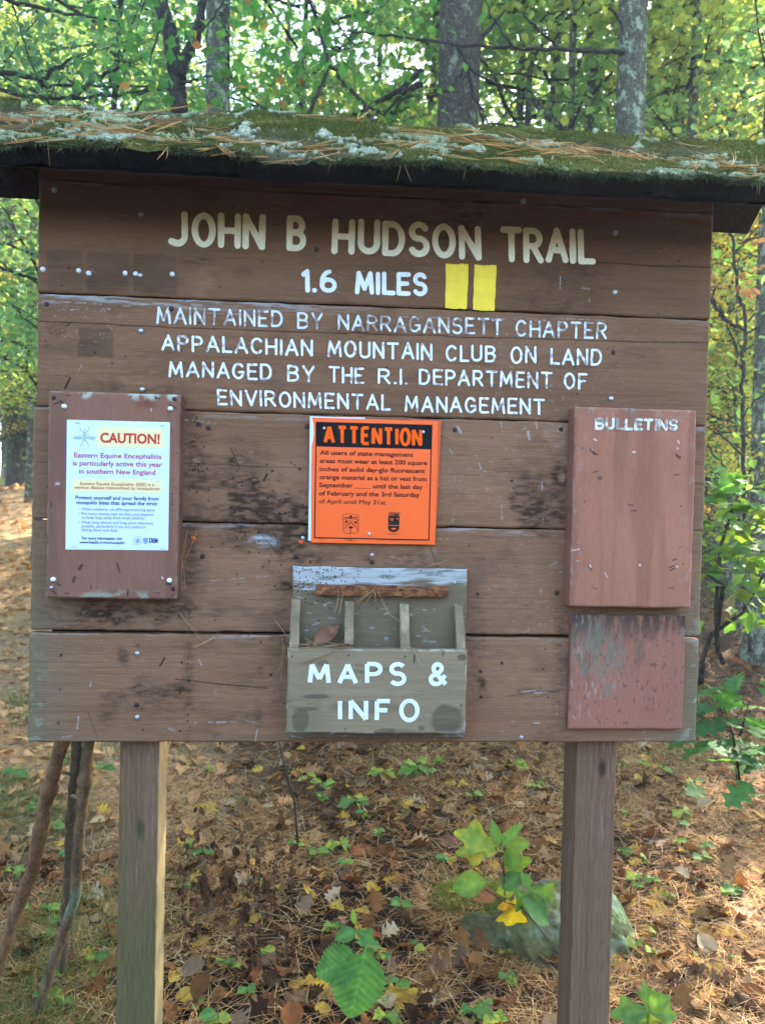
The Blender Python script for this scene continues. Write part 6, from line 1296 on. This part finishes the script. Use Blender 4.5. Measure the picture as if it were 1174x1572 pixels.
# slim saplings in the gap right of the board
x, y = at_px(1142, 4.2)
sp = empty('maple_sapling', (x, y, float(g(x, y))), 'thin dark crooked sapling in the gap right of the board', 'sapling')
limb_px(sp, [((1118, 340), (1124, 372), (1127, 392), (1130, 440), (1134, 462), (1143, 474), (1141, 560), (1139, 640), (1142, 760), (1140, 900), (1150, 1000))], y, .008, .012, 'stem'); limb_px(sp, [((1090, 455), (1098, 470), (1112, 490), (1125, 500), (1139, 506))], y, .014, .009, 'stem')
limb_px(sp, [((1127, 390), (1145, 368), (1160, 350), (1176, 335)), ((1141, 515), (1158, 505), (1170, 495)), ((1139, 640), (1160, 615), (1176, 600)), ((1140, 700), (1110, 672), (1085, 655)), ((1092, 640), (1115, 645), (1140, 655)), ((1085, 685), (1100, 705), (1112, 715)), ((1092, 455), (1100, 440), (1110, 430))], y, .006, .003, 'twig')
spray(sp, [(x_, y_, 9, .12) for x_, y_ in ((1110, 380), (1150, 400), (1165, 330), (1105, 520), (1160, 470), (1120, 580), (1165, 560), (1110, 620), (1155, 650), (1120, 690), (1165, 700), (1100, 650))], y+.2, [(.13, .24, .05), (.17, .27, .05), (.24, .30, .05)], .07)
spray(sp, [(x_, y_, 3, .05) for x_, y_ in ((1147, 375), (1150, 430), (1158, 440), (1112, 435), (1120, 430))], y, [(.22, .09, .04), (.30, .13, .05)], .075, 'ovate', 'dry_leaves')
# --- copies: understory trees and the woods behind
protos = []
for i, (pal, z0, z1, rad, nb_, nl, L) in enumerate((('green', 1.8, 7.5, 2.4, 32, 6800, .074), ('lime', 2.0, 8, 2.6, 34, 7000, .074), ('mixed', 1.6, 6.5, 2.2, 30, 6200, .070), ('gold', 1.6, 7, 2.3, 30, 6200, .074), ('green', 3.5, 12, 3.4, 34, 6500, .105), ('lime', 3.0, 13, 3.6, 34, 6500, .11))):
    tm, mb = deciduous(100+i, pal, z0, z1, rad, nb_, nl, L, 'mid')
    t = make_tree('understory_tree' if i < 4 else 'tall_tree', 'x', 'tree', None, 0, -900, trunk_mesh(z1*.96, .055 if i < 4 else .13, .012, 200+i, (.01, 0), 12, .08, .3), 'oak' if i % 2 else 'dark', [('crown', tm, 'crown'), ('limb', mb, 'dark')]); protos.append(t)
for i in range(2):
    tm, mb = pine_crown(120+i, 3.5+2*i, 15, 3.0, 40, 1900, .17); mb2 = dead_limbs(130+i, 1.6, 6, 1.6, 18)
    t = make_tree('pine_tree', 'x', 'tree', None, 0, -900, trunk_mesh(15, .14, .03, 210+i, (0, 0), 14, .03, .3), 'pine', [('crown', tm, 'crown'), ('limb', mb, 'dark'), ('dead_limb', mb2, 'dark')]); protos.append(t)
for i in range(2):
    mb = dead_limbs(140+i, 2.5, 9, 1.2, 16); tm, mb2 = deciduous(150+i, 'lime' if i else 'green', 7, 13, 2.2, 14, 2600, .14)
    t = make_tree('slender_tree', 'x', 'tree', None, 0, -900, trunk_mesh(13, .085, .03, 220+i, (.006*(1-2*i), 0), 12, .04, .3), 'oak', [('crown', tm, 'crown'), ('limb', mb, 'dark'), ('upper_limb', mb2, 'dark')]); protos.append(t)
LAB = {'understory_tree': ('leafy understory tree in the woods behind the sign', 'understory trees'), 'tall_tree': ('tall broadleaved tree in the woods far behind the sign', 'tall background trees'), 'pine_tree': ('tall green pine in the woods far behind the sign', 'background pines'), 'slender_tree': ('slender pole-like trunk in the woods far behind the sign', 'slender background trees')}
used = set(); r = random.Random(17); spots = []
def put(k, px, d, sc, rz=None):
    src = protos[k]
    if k in used: o = tree_copy(src)
    else: o = src; used.add(k)
    x, y = at_px(px, d); o.location = (x, y, float(g(x, y))-.03); o.rotation_euler = (r.gauss(0, .015), r.gauss(0, .015), r.uniform(0, 6.28) if rz is None else rz); o.scale = (sc*r.uniform(.9, 1.1),)*2+(sc*r.uniform(.9, 1.15),)
    nm = src.name.split('.')[0]; tag(o, LAB[nm][0], 'tree', LAB[nm][1])
for k, px, d in ((0, 150, 7.6), (1, 60, 9.5), (0, 420, 8.6), (2, 560, 9.4), (1, 780, 8.4), (2, 1010, 8.0), (3, 1120, 9.0), (0, 850, 10.2), (1, 250, 11), (3, 1060, 11.6), (2, 660, 11), (1, 480, 12.5), (3, 930, 13), (1, 730, 14), (3, 1150, 14), (2, 330, 14), (0, 1200, 7.4), (2, 1220, 11), (1, -60, 9), (3, 1090, 17), (3, 1160, 19), (1, 590, 16), (0, 200, 16), (1, 1000, 17)): put(k, px, d, r.uniform(.85, 1.15))
for i in range(34):
    d = r.uniform(16, 44); px = -120+1420*((i*.618+.07*r.random()) % 1); k = r.choice((4, 5, 4, 5, 6, 7, 6, 8, 9, 5)); put(k, px, d, r.uniform(.9, 1.35))
for px, d in ((36, 19), (52, 22), (18, 23), (8, 21), (22, 26), (33, 29), (55, 19), (60, 28), (14, 33), (1098, 22), (1130, 18), (1165, 26), (1112, 30), (1150, 34)): put(r.choice((8, 9)), px, d, r.uniform(.85, 1.1))
for i, px in enumerate(range(-160, 1340, 130)): put(r.choice((4, 5)), px+r.uniform(-20, 20), r.uniform(46, 66), r.uniform(.8, 1.1))
# brush at the far end of the path and along the right
br = shrub('brush', 'x', 'shrub', [((600, 700), (602, 760))], [(600, 700, 700, .55, [(.05, .085, .03), (.075, .10, .035), (.10, .09, .04), (.04, .06, .025)])], 0.0, .012, 8, .13, 'mid', 'crown')
bx = br.location.copy(); first = True
for k_, px, d, sc_ in ((3, 1140, 6.6, .52), (1, 1172, 7.6, .58), (1, 1100, 9.5, .6), (3, 1120, 11, .7), (3, 45, 17, .7), (6, -40, 9.5, .8), (7, 420, 15, .9), (8, 835, 8.5, .85), (9, 1015, 9, .9), (8, 1045, 12, 1), (9, 1128, 9.5, .9), (8, 770, 10, .95), (9, 1000, 14, 1), (8, 620, 9.5, .8), (8, 862, 7.2, .7), (9, 1025, 7.0, .7), (9, 1135, 14, .9), (8, 760, 14, .9), (9, 590, 13, .9), (8, 455, 12, .9), (9, 150, 12, .9), (8, 235, 14, .95)): put(k_, px, d, sc_)
for px, d, s in ((-30, 17.5, 1.2), (8, 18, 1.35), (36, 17.3, 1.1), (60, 18.5, 1.4), (90, 19, 1.3), (20, 20, 1.6), (1090, 12, .8), (1130, 15, 1.0), (1160, 11, .8), (1185, 17, 1.2), (1105, 20, 1.2), (300, 20, 1.2), (900, 18, 1.2), (700, 22, 1.3)):
    o = br if first else tree_copy(br); first = False
    x, y = at_px(px, d); o.location = (x, y, float(g(x, y))+.15*s); o.scale = (s, s, s); o.rotation_euler = (0, 0, r.uniform(0, 6)); tag(o, 'low dark leafy brush at the foot of the trees behind the sign', 'shrub', 'brush under the trees')

# unseen woods behind the photographer: one mass, added and sized to shade the low sky
tm = TM(); tv, tf = LEAF['small']; q = 9000; a = RNG.uniform(math.radians(150), math.radians(390), q); rad = RNG.uniform(7.5, 13, q); x = rad*np.cos(a); y = -1.6+rad*np.sin(a); hz = RNG.uniform(.2, 1, q)**.8*4.0*(.75+.35*np.sin(a*9)); k = y < 1.5
x, y, hz = x[k], y[k], hz[k]; q = len(x); V, F, cc = scatter(tv, tf, rots(RNG.uniform(0, 6.28, q), RNG.normal(.3, .5, q), RNG.normal(0, .6, q)), np.stack([x, y, hz], 1), RNG.uniform(.5, .9, q), np.array(PALS['pine'])[RNG.integers(0, 4, q)]*.7)
tm.add(V, F, cc); q = 9000; a = RNG.uniform(math.radians(-68), math.radians(-35), q); rad = RNG.uniform(11, 26, q); x = CAM[0]+rad*np.sin(a); y = CAM[1]+rad*np.cos(a); V, F, cc = scatter(tv, tf, rots(RNG.uniform(0, 6.28, q), RNG.normal(.3, .5, q), RNG.normal(0, .6, q)), gnd(x, y, RNG.uniform(.3, 10, q)), RNG.uniform(.15, .32, q), np.array(PALS['green'])[RNG.integers(0, 4, q)])
tm.add(V, F, cc); tag(tm.build('woods', M['crown']), 'unseen green woods behind the photographer, added to shade the low sky', 'woods', None, 'stuff')
# ------------------------------------------------------------------ thin morning haze between the trees
HZ = 0.0034
bm = MB().box(-100, 100, -16, 178, -1.5, 24).build('haze', None); m = bpy.data.materials.new('haze_air'); m.use_nodes = True; n_ = m.node_tree.nodes; n_.remove(n_['Principled BSDF'])
v_ = n_.new('ShaderNodeVolumePrincipled'); v_.inputs['Density'].default_value = HZ; v_.inputs['Color'].default_value = (.82, .90, .95, 1); v_.inputs['Anisotropy'].default_value = .3
m.node_tree.links.new(v_.outputs[0], n_['Material Output'].inputs['Volume']); bm.data.materials.append(m); tag(bm, 'thin pale haze hanging between the trees', 'haze', None, 'stuff')
